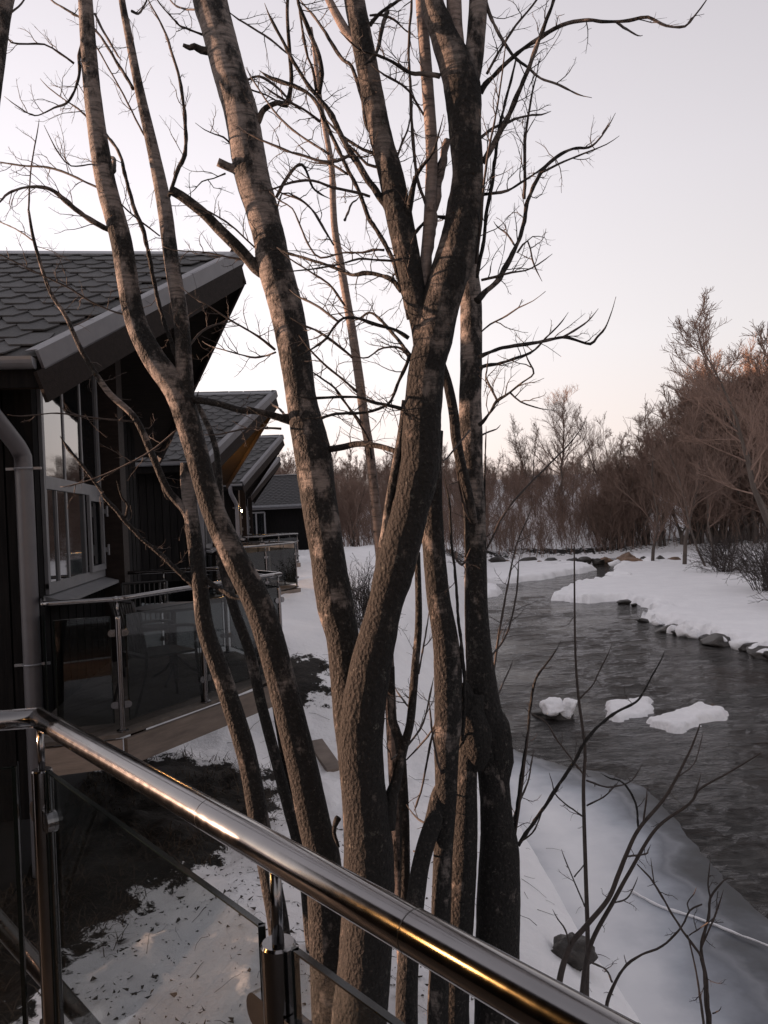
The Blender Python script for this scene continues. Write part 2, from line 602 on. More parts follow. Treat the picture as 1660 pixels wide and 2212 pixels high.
# ------------------------------------------------------------------ ground, river, ice
def poly_sd(X, Y, poly):
    """signed distance to a closed polygon, positive outside"""
    P = np.asarray(poly, float)
    d2 = np.full(X.shape, 1e18)
    inside = np.zeros(X.shape, bool)
    for i in range(len(P)):
        a, b = P[i], P[(i + 1) % len(P)]
        e = b - a
        t = np.clip(((X - a[0]) * e[0] + (Y - a[1]) * e[1]) / max(e @ e, 1e-12), 0, 1)
        d2 = np.minimum(d2, (X - a[0] - t * e[0]) ** 2 + (Y - a[1] - t * e[1]) ** 2)
        c = (a[1] > Y) != (b[1] > Y)
        with np.errstate(divide='ignore', invalid='ignore'):
            xi = a[0] + (Y - a[1]) * e[0] / (e[1] if abs(e[1]) > 1e-12 else 1e-12)
        inside ^= c & (X < xi)
    d = np.sqrt(d2)
    return np.where(inside, -d, d)

def line_d(X, Y, pts):
    P = np.asarray(pts, float)
    d2 = np.full(X.shape, 1e18)
    for a, b in zip(P[:-1], P[1:]):
        e = b - a
        t = np.clip(((X - a[0]) * e[0] + (Y - a[1]) * e[1]) / max(e @ e, 1e-12), 0, 1)
        d2 = np.minimum(d2, (X - a[0] - t * e[0]) ** 2 + (Y - a[1] - t * e[1]) ** 2)
    return np.sqrt(d2)

SHORE_L = [(1.6, -14), (2.0, -4), (2.3, 1), (2.5, 4), (2.45, 7), (2.6, 10), (2.95, 13), (3.7, 19), (5.4, 26), (7.4, 34), (8.6, 40), (9.6, 46), (11.5, 53)]
SHORE_R = [(11.5, 53), (16, 56), (22, 57), (30, 58), (37, 54), (34, 44), (24, 36), (19.6, 32), (18.8, 27), (19.5, 20), (23, 10), (27, 0), (29, -14)]
RIVER = SHORE_L + SHORE_R[1:]
DIRT_SHADE = [(-14, 2.6), (-3.2, 2.6), (-1.95, 4.1), (-1.42, 5.7), (-0.72, 7.0), (-0.25, 7.9), (-0.5, 9.3), (-3.2, 9.6), (-14, 9.6)]
BANK = [(-0.5, 10.9), (0.1, 11.0), (0.2, 11.5), (0.0, 12.1), (-0.9, 11.7)]

def terrain(X, Y):
    X, Y = np.asarray(X, float), np.asarray(Y, float)
    d = poly_sd(X, Y, RIVER)
    dl, dr = line_d(X, Y, SHORE_L), line_d(X, Y, SHORE_R)
    HL = 1.2 + 1.15 * sstep(9.6, 13.6, Y + 0.25 * X) + 1.2 * sstep(-4, -16, X)
    dp = np.maximum(d, 0)
    left = HL * (1 - np.exp(-(dp / 1.5) ** 1.3))
    right = 0.25 + 1.1 * (1 - np.exp(-dp / 3.0)) + 3.0 * sstep(3, 30, dp)
    w = sstep(-5, 5, dr - dl)
    h = left * w + right * (1 - w)
    h = h + 2.6 * sstep(58, 118, Y + 0.25 * np.abs(X - 10)) + 9 * sstep(150, 420, Y + 0.3 * np.abs(X)) + 3 * sstep(40, 90, X)
    h = h + 15 * sstep(-20, -50, X) * sstep(-100, -76, X) * sstep(24, 40, Y)      # unseen ridge added beside the cabins to keep sun off the far wood
    P = np.stack([X, Y, 0 * X], -1)
    big = fbm(P * 0.35, 3) * 0.16 * sstep(0.3, 3, dp) + fbm(P * 0.06 + 5, 3) * 0.9 * sstep(8, 40, dp)
    small = fbm(P * 1.6, 4) * 0.06 * sstep(0.0, 1.0, dp) + (fbm(P * 3.4 + 9, 4, .6) * 0.065 - 0.03 * np.abs(vnoise(P * 6))) * sstep(0, 0.9, dp) * sstep(14, 8, Y)
    h = h + big + small
    wet = -0.9 * sstep(0.0, 2.2, -d)
    return np.where(d > 0, h, wet)

def ground_z(x, y):
    return float(terrain(np.array([x]), np.array([y]))[0])

def axis(a0, a1, fine, lo, hi, g=1.045):
    mid = np.arange(a0, a1, fine)
    up, s, v = [], fine, a1
    while v < hi:
        up.append(v)
        s *= g
        v += s
    dn, s, v = [], fine, a0
    while v > lo:
        s *= g
        v -= s
        dn.append(v)
    return np.array(dn[::-1] + list(mid) + up)

def grid_mesh(name, xs, ys, Z, mat, attrs=None, keep=None, smooth=True):
    X, Y = np.meshgrid(xs, ys)
    ny, nx = X.shape
    V = np.stack([X, Y, Z], -1).reshape(-1, 3)
    i = np.arange(ny - 1)[:, None] * nx
    j = np.arange(nx - 1)[None, :]
    F = np.stack([i + j, i + j + 1, i + nx + j + 1, i + nx + j], -1).reshape(-1, 4)
    idx = np.arange(len(V))
    if keep is not None:
        k = keep.reshape(-1)
        F = F[k[F].any(1)]
        used = np.unique(F)
        remap = np.zeros(len(V), np.int64)
        remap[used] = np.arange(len(used))
        F, V, idx = remap[F], V[used], used
    o = link_mesh(name, V, F, mat, smooth=smooth)
    for an, av in (attrs or {}).items():
        a = o.data.attributes.new(an, 'FLOAT', 'POINT')
        a.data.foreach_set('value', av.reshape(-1)[idx].astype(np.float32))
    return o

def snow_shader(name, dirt_shade=True):
    m, n, l, p = new_mat(name)
    c = n.new('ShaderNodeTexCoord')
    t = noise_node(n, l, 1.3, 5)
    snow = ramp(n, l, t.outputs[0], [(0.3, (0.78, 0.775, 0.79)), (0.7, (0.86, 0.855, 0.865))]).outputs[0]
    fine = noise_node(n, l, 26, 6, 0.7)
    g2 = noise_node(n, l, 7, 5, 0.6)
    b = bump(n, l, g2.outputs[0], 0.55, 0.06)
    b = bump(n, l, fine.outputs[0], 0.6, 0.015, b)
    if dirt_shade:
        a = n.new('ShaderNodeAttribute')
        a.attribute_name = 'dirt_shade'
        brk = noise_node(n, l, 3.2, 7, 0.72)
        mm = n.new('ShaderNodeMath')
        mm.operation = 'ADD'
        l.new(a.outputs['Fac'], mm.inputs[0])
        l.new(brk.outputs[0], mm.inputs[1])
        mask = ramp(n, l, mm.outputs[0], [(0.96, (0, 0, 0)), (1.0, (1, 1, 1))]).outputs[0]
        soil = ramp(n, l, noise_node(n, l, 14, 7, 0.7).outputs[0], [(0.3, (0.005, 0.0046, 0.0042)), (0.5, (0.010, 0.0084, 0.007)), (0.75, (0.027, 0.021, 0.016))]).outputs[0]  # soil tone lowered to near black, painting in the shadow by the decks
        col_ = mixc(n, l, mask, snow, soil)
        # specks of bark and needles on the snow
        sp = n.new('ShaderNodeTexVoronoi')
        sp.inputs['Scale'].default_value = 24
        l.new(c.outputs['Object'], sp.inputs['Vector'])
        spm = ramp(n, l, sp.outputs['Distance'], [(0.06, (1, 1, 1)), (0.11, (0, 0, 0))]).outputs[0]
        gate = ramp(n, l, noise_node(n, l, 1.1, 3).outputs[0], [(0.55, (0, 0, 0)), (0.68, (1, 1, 1))]).outputs[0]
        f = mixc(n, l, 1.0, spm, gate, 'MULTIPLY')
        a2 = n.new('ShaderNodeAttribute')
        a2.attribute_name = 'speck'
        f = mixc(n, l, 1.0, f, a2.outputs['Color'], 'MULTIPLY')
        col_ = mixc(n, l, f, col_, (0.04, 0.032, 0.026))
        l.new(col_, p.inputs['Base Color'])
    else:
        l.new(snow, p.inputs['Base Color'])
    p.inputs['Roughness'].default_value = 0.75
    p.inputs['Specular IOR Level'].default_value = 0.25
    l.new(b, p.inputs['Normal'])
    return m
MAT['ground'] = snow_shader('snow_and_shaded_soil')
MAT['snow'] = snow_shader('snow', dirt_shade=False)

xs = axis(-3.2, 4.2, 0.07, -420, 420)
ys = axis(1.4, 9.5, 0.07, -30, 700)
GX, GY = np.meshgrid(xs, ys)
GZ = terrain(GX, GY)
gd = poly_sd(GX, GY, RIVER)
dirt_shade = 0.40 - np.clip(poly_sd(GX, GY, DIRT_SHADE), -1, 1) * 0.62
bank = 0.5 - np.clip(poly_sd(GX, GY, BANK), -1, 1) * 0.6
faredge = 0.6 * np.exp(-((gd - 1.6) / 1.6) ** 2) * sstep(40, 50, GY) + 0.38 * sstep(56, 70, GY)
dirt_shade = np.maximum(np.maximum(dirt_shade, bank), faredge)
speck = sstep(11, 7, GY) * sstep(1.9, 0.9, GX)
ground = grid_mesh('ground', xs, ys, GZ, MAT['ground'], {'dirt_shade': dirt_shade, 'speck': speck})
tag(ground, 'snow covered river banks with bare soil beside the cabins, tinted dark as deck shade', kind='structure')

# water
m, n, l, p = new_mat('river_water')
p.inputs['Base Color'].default_value = (0.022, 0.018, 0.016, 1)
p.inputs['Roughness'].default_value = 0.035
p.inputs['IOR'].default_value = 1.33
p.inputs['Specular IOR Level'].default_value = 0.36
wv = scaled(n, l, (0.75, 1.15, 1.0))
r1 = noise_node(n, l, 5.5, 6, 0.62, vec=wv)
r1.inputs['Distortion'].default_value = 0.8
r2 = noise_node(n, l, 1.1, 3, 0.5, vec=wv)
calm = noise_node(n, l, 0.33, 3, 0.5)
cm = n.new('ShaderNodeMapRange')
cm.inputs['From Min'].default_value, cm.inputs['From Max'].default_value = 0.38, 0.62
cm.inputs['To Min'].default_value, cm.inputs['To Max'].default_value = 0.22, 1.0
l.new(calm.outputs[0], cm.inputs[0])
b = bump(n, l, r2.outputs[0], 0.8, 0.12)
b = bump(n, l, r1.outputs[0], 1.0, 0.12, b)
l.new(cm.outputs[0], b.node.inputs['Strength'])
l.new(b, p.inputs['Normal'])
bed = noise_node(n, l, 2.3, 6, 0.7)
l.new(ramp(n, l, bed.outputs[0], [(0.35, (0.007, 0.0065, 0.0065)), (0.7, (0.028, 0.024, 0.022))]).outputs[0], p.inputs['Base Color'])
MAT['water'] = m
wx = axis(2.0, 14, 0.12, 0.2, 44, 1.05)
wy = axis(5, 30, 0.12, -14, 60, 1.05)
WX, WY = np.meshgrid(wx, wy)
wp = np.stack([WX * 1.3, WY * 2.0, 0 * WX], -1)
WZ = 0.012 * fbm(wp * 1.2, 3)
wkeep = poly_sd(WX, WY, RIVER) < 0.6
water = grid_mesh('river', wx, wy, WZ, MAT['water'], keep=wkeep)
tag(water, 'dark rippled river water flowing past the ice', kind='structure')

# ice shelves
MAT['boulder_dark'] = simple_mat('wet_dark_stone', (0.012, 0.011, 0.010), (0.05, 0.042, 0.036), 4, 0.5, bs=0.8, bd=0.04)
def shelf(name, poly, top, edge, fine, mat, label, lump=0.0, seed=0, under=-0.12, top_noise=0.01, thick=None):
    P = np.asarray(poly, float)
    lo, hi = P.min(0) - 0.6, P.max(0) + 0.6
    sx = np.arange(lo[0], hi[0], fine)
    sy = np.arange(lo[1], hi[1], fine)
    X, Y = np.meshgrid(sx, sy)
    Q = np.stack([X, Y, 0 * X + seed], -1)
    d = -poly_sd(X, Y, poly) + 0.55 * lump * fbm(Q * 1.1, 5, .62) + 0.16 * lump * fbm(Q * 7.0, 3, .6)
    t = np.clip(d / edge, 0, 1)
    prof = np.sqrt(np.clip(1 - (1 - t) ** 2, 0, 1)) - 1.2 * np.clip(-d, 0, 1)
    Z = under + (top - under) * prof + top_noise * fbm(Q * 0.8, 4) * t
    Z = Z + lump * 0.45 * fbm(Q * 2.6 + 3, 4) * np.exp(-np.clip(d, 0, 9) / 0.45) * t
    if thick is not None:             # beyond this outline the ice is only a thin clear skin
        d_c = np.minimum(np.clip(d, 0, 10), np.clip(0.42 - poly_sd(X, Y, thick) + 0.25 * fbm(Q * 0.9, 4), 0.06, 10))
    else:
        d_c = np.clip(d, 0, 10)
    return tag(grid_mesh(name, sx, sy, Z, mat, {'edge': d_c}, keep=d > -0.16), label, kind='structure')

def d_poly(pts, z=0.0):
    return [tuple(on_plane(x, y, z)[:2]) for x, y in pts]

m, n, l, p = new_mat('river_ice')
a = n.new('ShaderNodeAttribute')
a.attribute_name = 'edge'
nz = noise_node(n, l, 0.7, 5, 0.6)
mm = n.new('ShaderNodeMath')
mm.operation = 'MULTIPLY_ADD'
l.new(nz.outputs[0], mm.inputs[0])
mm.inputs[1].default_value = 1.2
mm.inputs[2].default_value = -0.6
m3 = n.new('ShaderNodeMath')
m3.operation = 'ADD'
l.new(mm.outputs[0], m3.inputs[0])
l.new(a.outputs['Fac'], m3.inputs[1])
m4 = n.new('ShaderNodeMath')
m4.operation = 'DIVIDE'
l.new(m3.outputs[0], m4.inputs[0])
m4.inputs[1].default_value = 2.1
ic = ramp(n, l, m4.outputs[0], [(0.0, (0.028, 0.03, 0.034)), (0.07, (0.075, 0.082, 0.095)), (0.12, (0.17, 0.18, 0.20)), (0.17, (0.12, 0.132, 0.155)), (0.34, (0.33, 0.355, 0.40)), (0.52, (0.60, 0.61, 0.64)), (0.8, (0.82, 0.818, 0.83))])
l.new(ic.outputs[0], p.inputs['Base Color'])
p.inputs['Roughness'].default_value = 0.5
l.new(bump(n, l, noise_node(n, l, 6, 5).outputs[0], 0.15, 0.02), p.inputs['Normal'])
MAT['ice'] = m

near_edge = d_poly([(1050, 1585), (1100, 1612), (1150, 1632), (1220, 1652), (1310, 1668), (1395, 1700), (1450, 1750), (1510, 1830), (1580, 1910), (1660, 1985), (1760, 2080), (1900, 2230)], 0.0)
shelf('river_ice', near_edge + [(5.2, 1.5), (4.6, -5), (0.9, -5), (1.1, 6), (1.6, 12)], 0.045, 0.9, 0.07, MAT['ice'], 'smooth pale shelf of river ice fading to blue grey near the water', lump=0.10, seed=2, top_noise=0.004, under=-0.012, thick=d_poly([(1050, 1590), (1150, 1640), (1235, 1685), (1330, 1745), (1430, 1860), (1515, 1985), (1590, 2110), (1650, 2230), (1740, 2420)], 0.0) + [(2.6, -5), (0.5, -5), (0.7, 6), (1.2, 12)])
right_edge = d_poly([(1900, 1480), (1720, 1432), (1660, 1415), (1610, 1405), (1560, 1388), (1500, 1372), (1430, 1352), (1385, 1340), (1412, 1325), (1388, 1308), (1330, 1300), (1270, 1304), (1190, 1296), (1215, 1280), (1245, 1266), (1320, 1255), (1330, 1230)])
shelf('snow_shelf', right_edge + [(24, 56), (37, 56), (36, 46), (26, 37), (21.5, 33), (20.6, 27), (21, 19), (19, 12)], 0.30, 0.35, 0.16, MAT['snow'], 'broad flat snow covered ice shelf on the far side of the river', lump=0.5, seed=5)
shelf('snow_shelf', d_poly([(1020, 1266), (1110, 1259), (1180, 1251), (1250, 1240), (1290, 1231), (1250, 1220), (1150, 1214), (1020, 1222)]), 0.34, 0.4, 0.16, MAT['snow'], 'low snow shelf at the bend of the river right of the trunks', lump=0.5, seed=9)
shelf('snow_shelf', d_poly([(1000, 1300), (1068, 1290), (1092, 1280), (1060, 1268), (1000, 1272)]), 0.25, 0.3, 0.12, MAT['snow'], 'small snow shelf against the near bank behind the right trunk', lump=0.4, seed=12)

# blocks of ice lying in the water and along the shelf edge
def rock_mesh(name, size, seed, mat, sub=4, cuts=16, rough=0.16, **_):
    """a broken lump: a ball cut by random planes, then roughened"""
    g = np.random.default_rng(int(seed * 17 + 3))
    bm = bmesh.new()
    bmesh.ops.create_icosphere(bm, subdivisions=sub, radius=1.0)
    V = np.array([v.co[:] for v in bm.verts])
    for _k in range(cuts):
        nrm = unit(g.normal(size=3))
        h = g.uniform(.5, .88)
        ex = np.maximum(V @ nrm - h, 0)
        V = V - nrm * ex[:, None] * .96
    V = V * (1 + rough * fbm(V * 1.6 + seed * 3.7, 5, .6))[:, None]
    V = V / np.abs(V).max(0) * np.asarray(size) / 2
    for v, w_ in zip(bm.verts, V):
        v.co = w_
    me = bpy.data.meshes.new(name)
    bm.to_mesh(me)
    bm.free()
    me.polygons.foreach_set("use_smooth", np.ones(len(me.polygons), bool))
    me.materials.append(mat)
    return me

def place_rock(name, label, cat, px, py, w, h, seed, mat, group=None, z=0.0, depth=None, rot=None, **kw):
    c = on_plane(px, py, z)
    me = rock_mesh(name, (w, depth or w * 0.8, h), seed, mat, **kw)
    o = mesh_obj(name, me, None, (c[0], c[1], z + h * 0.22), (0, 0, seed * 1.3 if rot is None else rot))
    return tag(o, label, cat, group)
g = 'ice blocks stranded in the river'
# a tall block with a cap of snow, and two low slabs
place_rock('river_rock', 'dark wet rock in mid river under two lumps of ice', 'rock', 1204, 1552, 1.0, 0.36, 4, MAT['boulder_dark'], None, z=-0.06)
place_rock('ice_block', 'white rounded lump of ice, right of the two on the dark river rock', 'ice', 1226, 1540, 0.50, 0.42, 3, MAT['snow'], g, z=0.08)
place_rock('ice_block', 'white tilted cap of ice, left of the two on the dark river rock', 'ice', 1193, 1534, 0.62, 0.34, 6, MAT['snow'], g, z=0.14)
def floe(pts_, top, label, seed):
    o = shelf('ice_floe', d_poly(pts_, 0.04), top, 0.12, 0.03, MAT['snow'], label, lump=0.22, seed=seed, under=-0.02, top_noise=0.04)
    del o['kind']
    tag(o, label, 'ice', g)
floe([(1308, 1520), (1330, 1512), (1362, 1509), (1398, 1512), (1416, 1526), (1408, 1537), (1384, 1543), (1358, 1545), (1330, 1552), (1318, 1546), (1312, 1532)], 0.11, 'low snowy ice floe between the dark river rock and the long floe', 31)
floe([(1378, 1554), (1412, 1547), (1444, 1543), (1480, 1531), (1515, 1524), (1536, 1529), (1562, 1536), (1563, 1552), (1530, 1558), (1500, 1566), (1478, 1582), (1462, 1580), (1440, 1577), (1412, 1568), (1385, 1560)], 0.12, 'long white ice floe with a torn lower edge, farthest right in mid river', 37)
k = 0
for px, py, w, h in ((1452, 1368, 0.42, 0.42), (1478, 1374, 0.5, 0.5), (1500, 1377, 0.6, 0.42), (1562, 1392, 0.5, 0.34), (1600, 1402, 0.6, 0.4), (1632, 1412, 0.7, 0.42), (1656, 1420, 0.6, 0.4), (1420, 1350, 0.4, 0.3)):
    place_rock('ice_lump', 'rounded lump of icy snow along the undercut edge of the right snow shelf', 'ice', px, py, w, h, 20 + k, MAT['snow'], 'ice lumps along the right shelf', sub=3)
    k += 1
k = 0
for px, py, w, h in ((1392, 1343, .5, .2), (1449, 1363, 1.1, .34), (1466, 1371, .5, .22), (1531, 1384, .55, .24), (1549, 1389, 1.25, .36), (1626, 1405, .7, .3), (1652, 1417, 1.1, .4), (1668, 1424, .5, .3), (1353, 1304, .8, .24), (1370, 1309, .4, .18)):
    place_rock('edge_rock', 'dark wet stone under the rim of the right snow shelf', 'rock', px, py, w, h, 60 + k, MAT['boulder_dark'], 'dark stones under the rim of the right shelf', sub=3, z=0.0)
    k += 1
place_rock('snow_mound', 'rounded snow covered rock at the near tip of the far snow shelf', 'snow mound', 1345, 1252, 1.9, 0.85, 41, MAT['snow'], depth=1.6)

# pale pressure crack across the ice
ck = [on_plane(x, y, 0.058) for x, y in ((1368, 1926), (1420, 1955), (1470, 1972), (1530, 1992), (1590, 2016), (1660, 2042), (1760, 2076))]
C = spline(np.array(ck), 0.05)
C[:, 0] += 0.012 * fbm(C * 9, 3)
C[:, 1] += 0.012 * fbm(C * 9 + 5, 3)
mb = MB()
mb.tube(C, 0.012 + 0.006 * fbm(C * 6, 3), 6)
tag(mb.build('ice_crack', MAT['snow'], None, True), 'thin white pressure ridge across the bluish river ice', kind='structure')

# boulders and bare earth on the far shore
k = 0
for px, py, s, c_ in [(1075, 1215, 1.0, 0), (1098, 1213, 0.8, 1), (1122, 1216, 0.9, 1), (1140, 1212, 1.1, 0), (1168, 1214, 0.8, 1), (1190, 1212, 1.0, 0), (1214, 1213, 0.7, 0), (1240, 1211, 0.9, 0), (1262, 1210, 1.1, 0), (1290, 1210, 0.8, 0), (1310, 1207, 1.0, 1), (1352, 1208, 1.5, 1), (1366, 1211, 1.2, 1), (1395, 1206, 0.8, 0), (1425, 1207, 1.0, 0), (1455, 1209, 0.9, 1)]:
    lab = 'rusty brown boulder on the far shore at the foot of the wood' if c_ else 'dark boulder on the far shore at the foot of the wood'
    c = on_plane(px, py, 0.3)
    z = max(ground_z(c[0], c[1]), 0.0)
    me = rock_mesh('boulder', (s * 1.3, s, s * 0.8), 50 + k, MAT['boulder'] if c_ else MAT['boulder_dark'], sub=3, rough=0.25)
    tag(mesh_obj('boulder', me, None, (c[0], c[1], z + 0.15 * s), (0, 0, k)), lab, 'boulder', 'rusty boulders on the far shore' if c_ else 'dark boulders on the far shore')
    k += 1
k = 0
for px, py, s in ((1105, 1222, .9), (1135, 1224, 1.2), (1160, 1222, .9), (1186, 1223, 1.3), (1208, 1221, 1.0), (1232, 1222, 1.1), (1256, 1220, .8), (1330, 1216, 1.0), (1408, 1213, 1.3), (1440, 1214, .9)):
    c = on_plane(px, py, 0.2)
    me = rock_mesh('snow_mound', (s * 1.5, s, s * .6), 150 + k, MAT['snow'], sub=3, rough=.12)
    tag(mesh_obj('snow_mound', me, None, (c[0], c[1], max(ground_z(c[0], c[1]), 0.0) + .12), (0, 0, k)), 'rounded cap of snow on the stones of the far shore', 'snow mound', 'snow caps along the far shore')
    k += 1
# mossy rock at the edge of the near ice
c = on_plane(1232, 2098, 0.12)
me = rock_mesh('rock', (0.5, 0.3, 0.3), 77, MAT['boulder_dark'], sub=4, rough=0.25)
tag(mesh_obj('rock', me, None, (c[0], c[1], max(ground_z(c[0], c[1]), 0.05) + 0.06), (0, 0, -0.75)), 'dark flat rock at the foot of the bushes on the near ice', 'rock')

# ------------------------------------------------------------------ cabins
RIDGE_Z, EAVE_Z, HALF, FLOOR = 7.10, 5.30, 3.06, 2.5
ROT = math.radians(3.0)
LEFT = -3.5                        # how far the cabins run to the left (local u)
PROW = 1.45                        # the ridge reaches this much further than the eaves

def build_cabin(O, label):
    cab = thing('cabin', label, 'cabin', (O[0], O[1], 0.0), 'dark timber cabins in a row along the river')
    cab.rotation_euler = (0, 0, ROT)
    ORIGIN[cab.name] = (0.0, 0.0, 0.0)    # children are written in the cabin's own frame: u along the ridge, v away from the camera
    slope = math.hypot(HALF, RIDGE_Z - EAVE_Z)
    sn, cs = (RIDGE_Z - EAVE_Z) / slope, HALF / slope
    def rp(u, s, side=-1, lift=0.0):
        """point on the roof: s metres up the slope from the eave"""
        return np.array([u, side * (HALF - s * cs) + side * sn * lift, EAVE_Z + s * sn + cs * lift])
    edge_u = lambda s: PROW * s / slope
    # roof body
    roof = MB()
    T = 0.24
    for side in (-1, 1):
        a, b, c, d = rp(LEFT, 0, side), rp(0, 0, side), rp(PROW, slope, side), rp(LEFT, slope, side)
        roof.prism([a, b, c, d], (0, 0, -T))
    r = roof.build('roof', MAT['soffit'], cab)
    up = MB()
    for side in (-1, 1):
        lift = 0.006
        a, b, c, d = rp(LEFT, 0.0, side, lift), rp(0, 0.0, side, lift), rp(PROW, slope, side, lift), rp(LEFT, slope, side, lift)
        up.add([a, b, c, d], [(0, 1, 2, 3) if side < 0 else (3, 2, 1, 0)])
    up.build('roofing_felt', MAT['shingle'], r)
    # shingles: long hexagons in staggered courses
    w, e = 0.335, 0.2
    pts = [(-w / 2 + 0.003, 0.0), (-0.088, -0.172), (0.088, -0.172), (w / 2 - 0.003, 0.0), (w / 2 - 0.003, 0.19), (-w / 2 + 0.003, 0.19)]
    lift = [0.022, 0.036, 0.036, 0.022, 0.010, 0.010]
    def shingle_vf(u, s):
        top = [rp(u + x, s + y, -1, h) for (x, y), h in zip(pts, lift)]
        bot = [rp(u + x, s + y, -1, h - 0.012) for (x, y), h in zip(pts, lift)]
        return np.array(top + bot), [(0, 1, 2, 3, 4, 5), (1, 0, 6, 7), (2, 1, 7, 8), (3, 2, 8, 9), (4, 3, 9, 10), (0, 5, 11, 6)]
    V0, F0 = shingle_vf(0, 0)
    base = MB().add(V0 - rp(0, 0), F0)
    me = None
    rest = MB()
    n_sh = 0
    for i in range(18):
        s = 0.17 + e * i * 0.985
        k0 = 0
        u = edge_u(s) - 0.26 - (0.5 * w if i % 2 else 0)
        # keep the courses in step with each other
        u = math.floor(u / w) * w + (0.5 * w if i % 2 else 0)
        if u > edge_u(s) - 0.2:
            u -= w
        while u > LEFT + 0.3:
            if u > -4.35 and n_sh < 296:
                if me is None:
                    o = base.build('shingle', MAT['shingle'], r)
                    me = o.data
                else:
                    o = mesh_obj('shingle', me, r)
                o.location = rp(u + random.uniform(-.006, .006), s, -1, random.uniform(0, .004))
                o.rotation_euler = (random.uniform(-.01, .01), random.uniform(-.012, .012), random.uniform(-.012, .012))
                n_sh += 1
            else:
                V, F = shingle_vf(u, s)
                rest.add(V, F)
            u -= w
    if rest.n:
        tag(rest.build('shingle_field', MAT['shingle'], r), kind='stuff')
    # ridge cap, verge flashing and barge boards
    mb = MB()
    for side in (-1, 1):
        q = [rp(LEFT, slope - 0.12, side, 0.034), rp(PROW + 0.02, slope - 0.12, side, 0.034), rp(PROW + 0.02, slope, side, 0.034), rp(LEFT, slope, side, 0.034)]
        mb.prism(q, (0, 0, 0.012))
    mb.build('ridge_cap', MAT['gutter'], r)
    for side in (-1, 1):
        a, b = rp(0.0, -0.04, side), rp(PROW, slope, side)
        d = unit(b - a)
        out = unit(np.cross(d, (0, 0, 1)) * (1 if side < 0 else -1))
        fl = MB()
        nb = 3
        for q in range(nb):          # flashing in lapped lengths
            p0, p1 = a + (b - a) * q / nb, a + (b - a) * ((q + 1) / nb + (0.01 if q < nb - 1 else 0))
            fl.beam(p0 + out * (0.02 + 0.002 * q) + (0, 0, -0.012), p1 + out * (0.02 + 0.002 * q) + (0, 0, -0.012), 0.026, 0.145)
            fl.beam(p0 - out * 0.05 + (0, 0, 0.066 + 0.001 * q), p1 - out * 0.05 + (0, 0, 0.066 + 0.001 * q), 0.12, 0.008)
        fl.build('verge_flashing', MAT['flashing'], r)
        bb = MB()
        bb.beam(a + out * 0.018 + (0, 0, -0.215), b + out * 0.018 + (0, 0, -0.215), 0.03, 0.235)
        bb.build('barge_board', MAT['brown_wood'], r)
    # gutter along the near eave
    for side in (-1, 1):
        mb = MB()
        c = rp(0, 0, side) + np.array([0, side * 0.075, -0.045])
        prof = []
        for rad in (0.08, 0.072):
            ang = np.linspace(math.pi, 2 * math.pi, 11)
            prof.append(np.stack([0 * ang, rad * np.cos(ang), rad * np.sin(ang) + 0.02], -1))
        ring = np.vstack([prof[0], prof[1][::-1]]) + c
        mb.prism(ring + (-0.02, 0, 0), (LEFT + 0.02, 0, 0))
        endc = np.stack([0 * ang, 0.08 * np.cos(ang), 0.08 * np.sin(ang) + 0.02], -1) + c
        mb.prism(endc + (-0.02, 0, 0), (0.008, 0, 0))
        gt = mb.build('gutter', MAT['gutter'], cab)
        f = MB()
        f.beam(rp(LEFT, 0, side) + (0, side * 0.012, -0.13), rp(-0.01, 0, side) + (0, side * 0.012, -0.13), 0.02, 0.2)
        f.build('eave_board', MAT['board_dark'], cab)
    # downpipe at the near corner
    gy, wy, PU = -HALF - 0.075, -2.63, -0.235
    path = np.array([(-0.40, gy, EAVE_Z - 0.08), (-0.40, gy, EAVE_Z - 0.22), (-0.385, gy + 0.05, EAVE_Z - 0.34), (-0.29, gy + 0.28, EAVE_Z - 0.56), (-0.245, wy - 0.12, EAVE_Z - 0.68), (PU, wy - 0.11, EAVE_Z - 0.85), (PU, wy - 0.11, 3.4), (PU, wy - 0.11, 1.35)])
    mb = MB()
    mb.tube(spline(path, 0.06), 0.066, 20)
    dp = mb.build('downpipe', MAT['flashing'], cab, True)
    for z in (4.5, 2.98):
        mb = MB()
        a = np.linspace(0, 2 * math.pi, 21)
        mb.tube(np.stack([PU + 0.068 * np.cos(a), wy - 0.11 + 0.068 * np.sin(a), 0 * a + z], -1), 0.009, 6)
        mb.box((PU + 0.1, wy - 0.11, z), (0.06, 0.02, 0.02))
        mb.box((PU - 0.1, wy - 0.11, z), (0.06, 0.02, 0.02))
        mb.build('pipe_bracket', MAT['gutter'], dp)
    # walls: side wall of vertical boards, gable wall facing the river
    FU, WV = -0.26, 2.62
    core = MB()
    top = EAVE_Z - 0.16
    core.box(((LEFT + FU) / 2 + 0.15, 0, (2.2 + top) / 2), (FU - LEFT - 0.3, 2 * WV - 0.06, top - 2.2))
    gz = RIDGE_Z - 0.30
    core.prism([(FU - 0.03, -WV + 0.03, top), (FU - 0.03, WV - 0.03, top), (FU - 0.03, 0.0, gz - 0.02)], (-0.12, 0, 0))
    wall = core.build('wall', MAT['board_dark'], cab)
    me = None
    wb = 0.148
    k = 0
    u = FU - wb / 2
    while u > LEFT + 0.4:
        if k < 24:
            if me is None:
                o = MB().box((0, 0, 0), (wb - 0.012, 0.022, top - 1.75)).build('wall_board', MAT['board_dark'], wall)
                me = o.data
            else:
                o = mesh_obj('wall_board', me, wall)
            o.location = (u, -WV - 0.004 - 0.006 * (k % 2), (1.75 + top) / 2)
        k += 1
        u -= wb
    v = -WV + wb / 2
    vk = 0
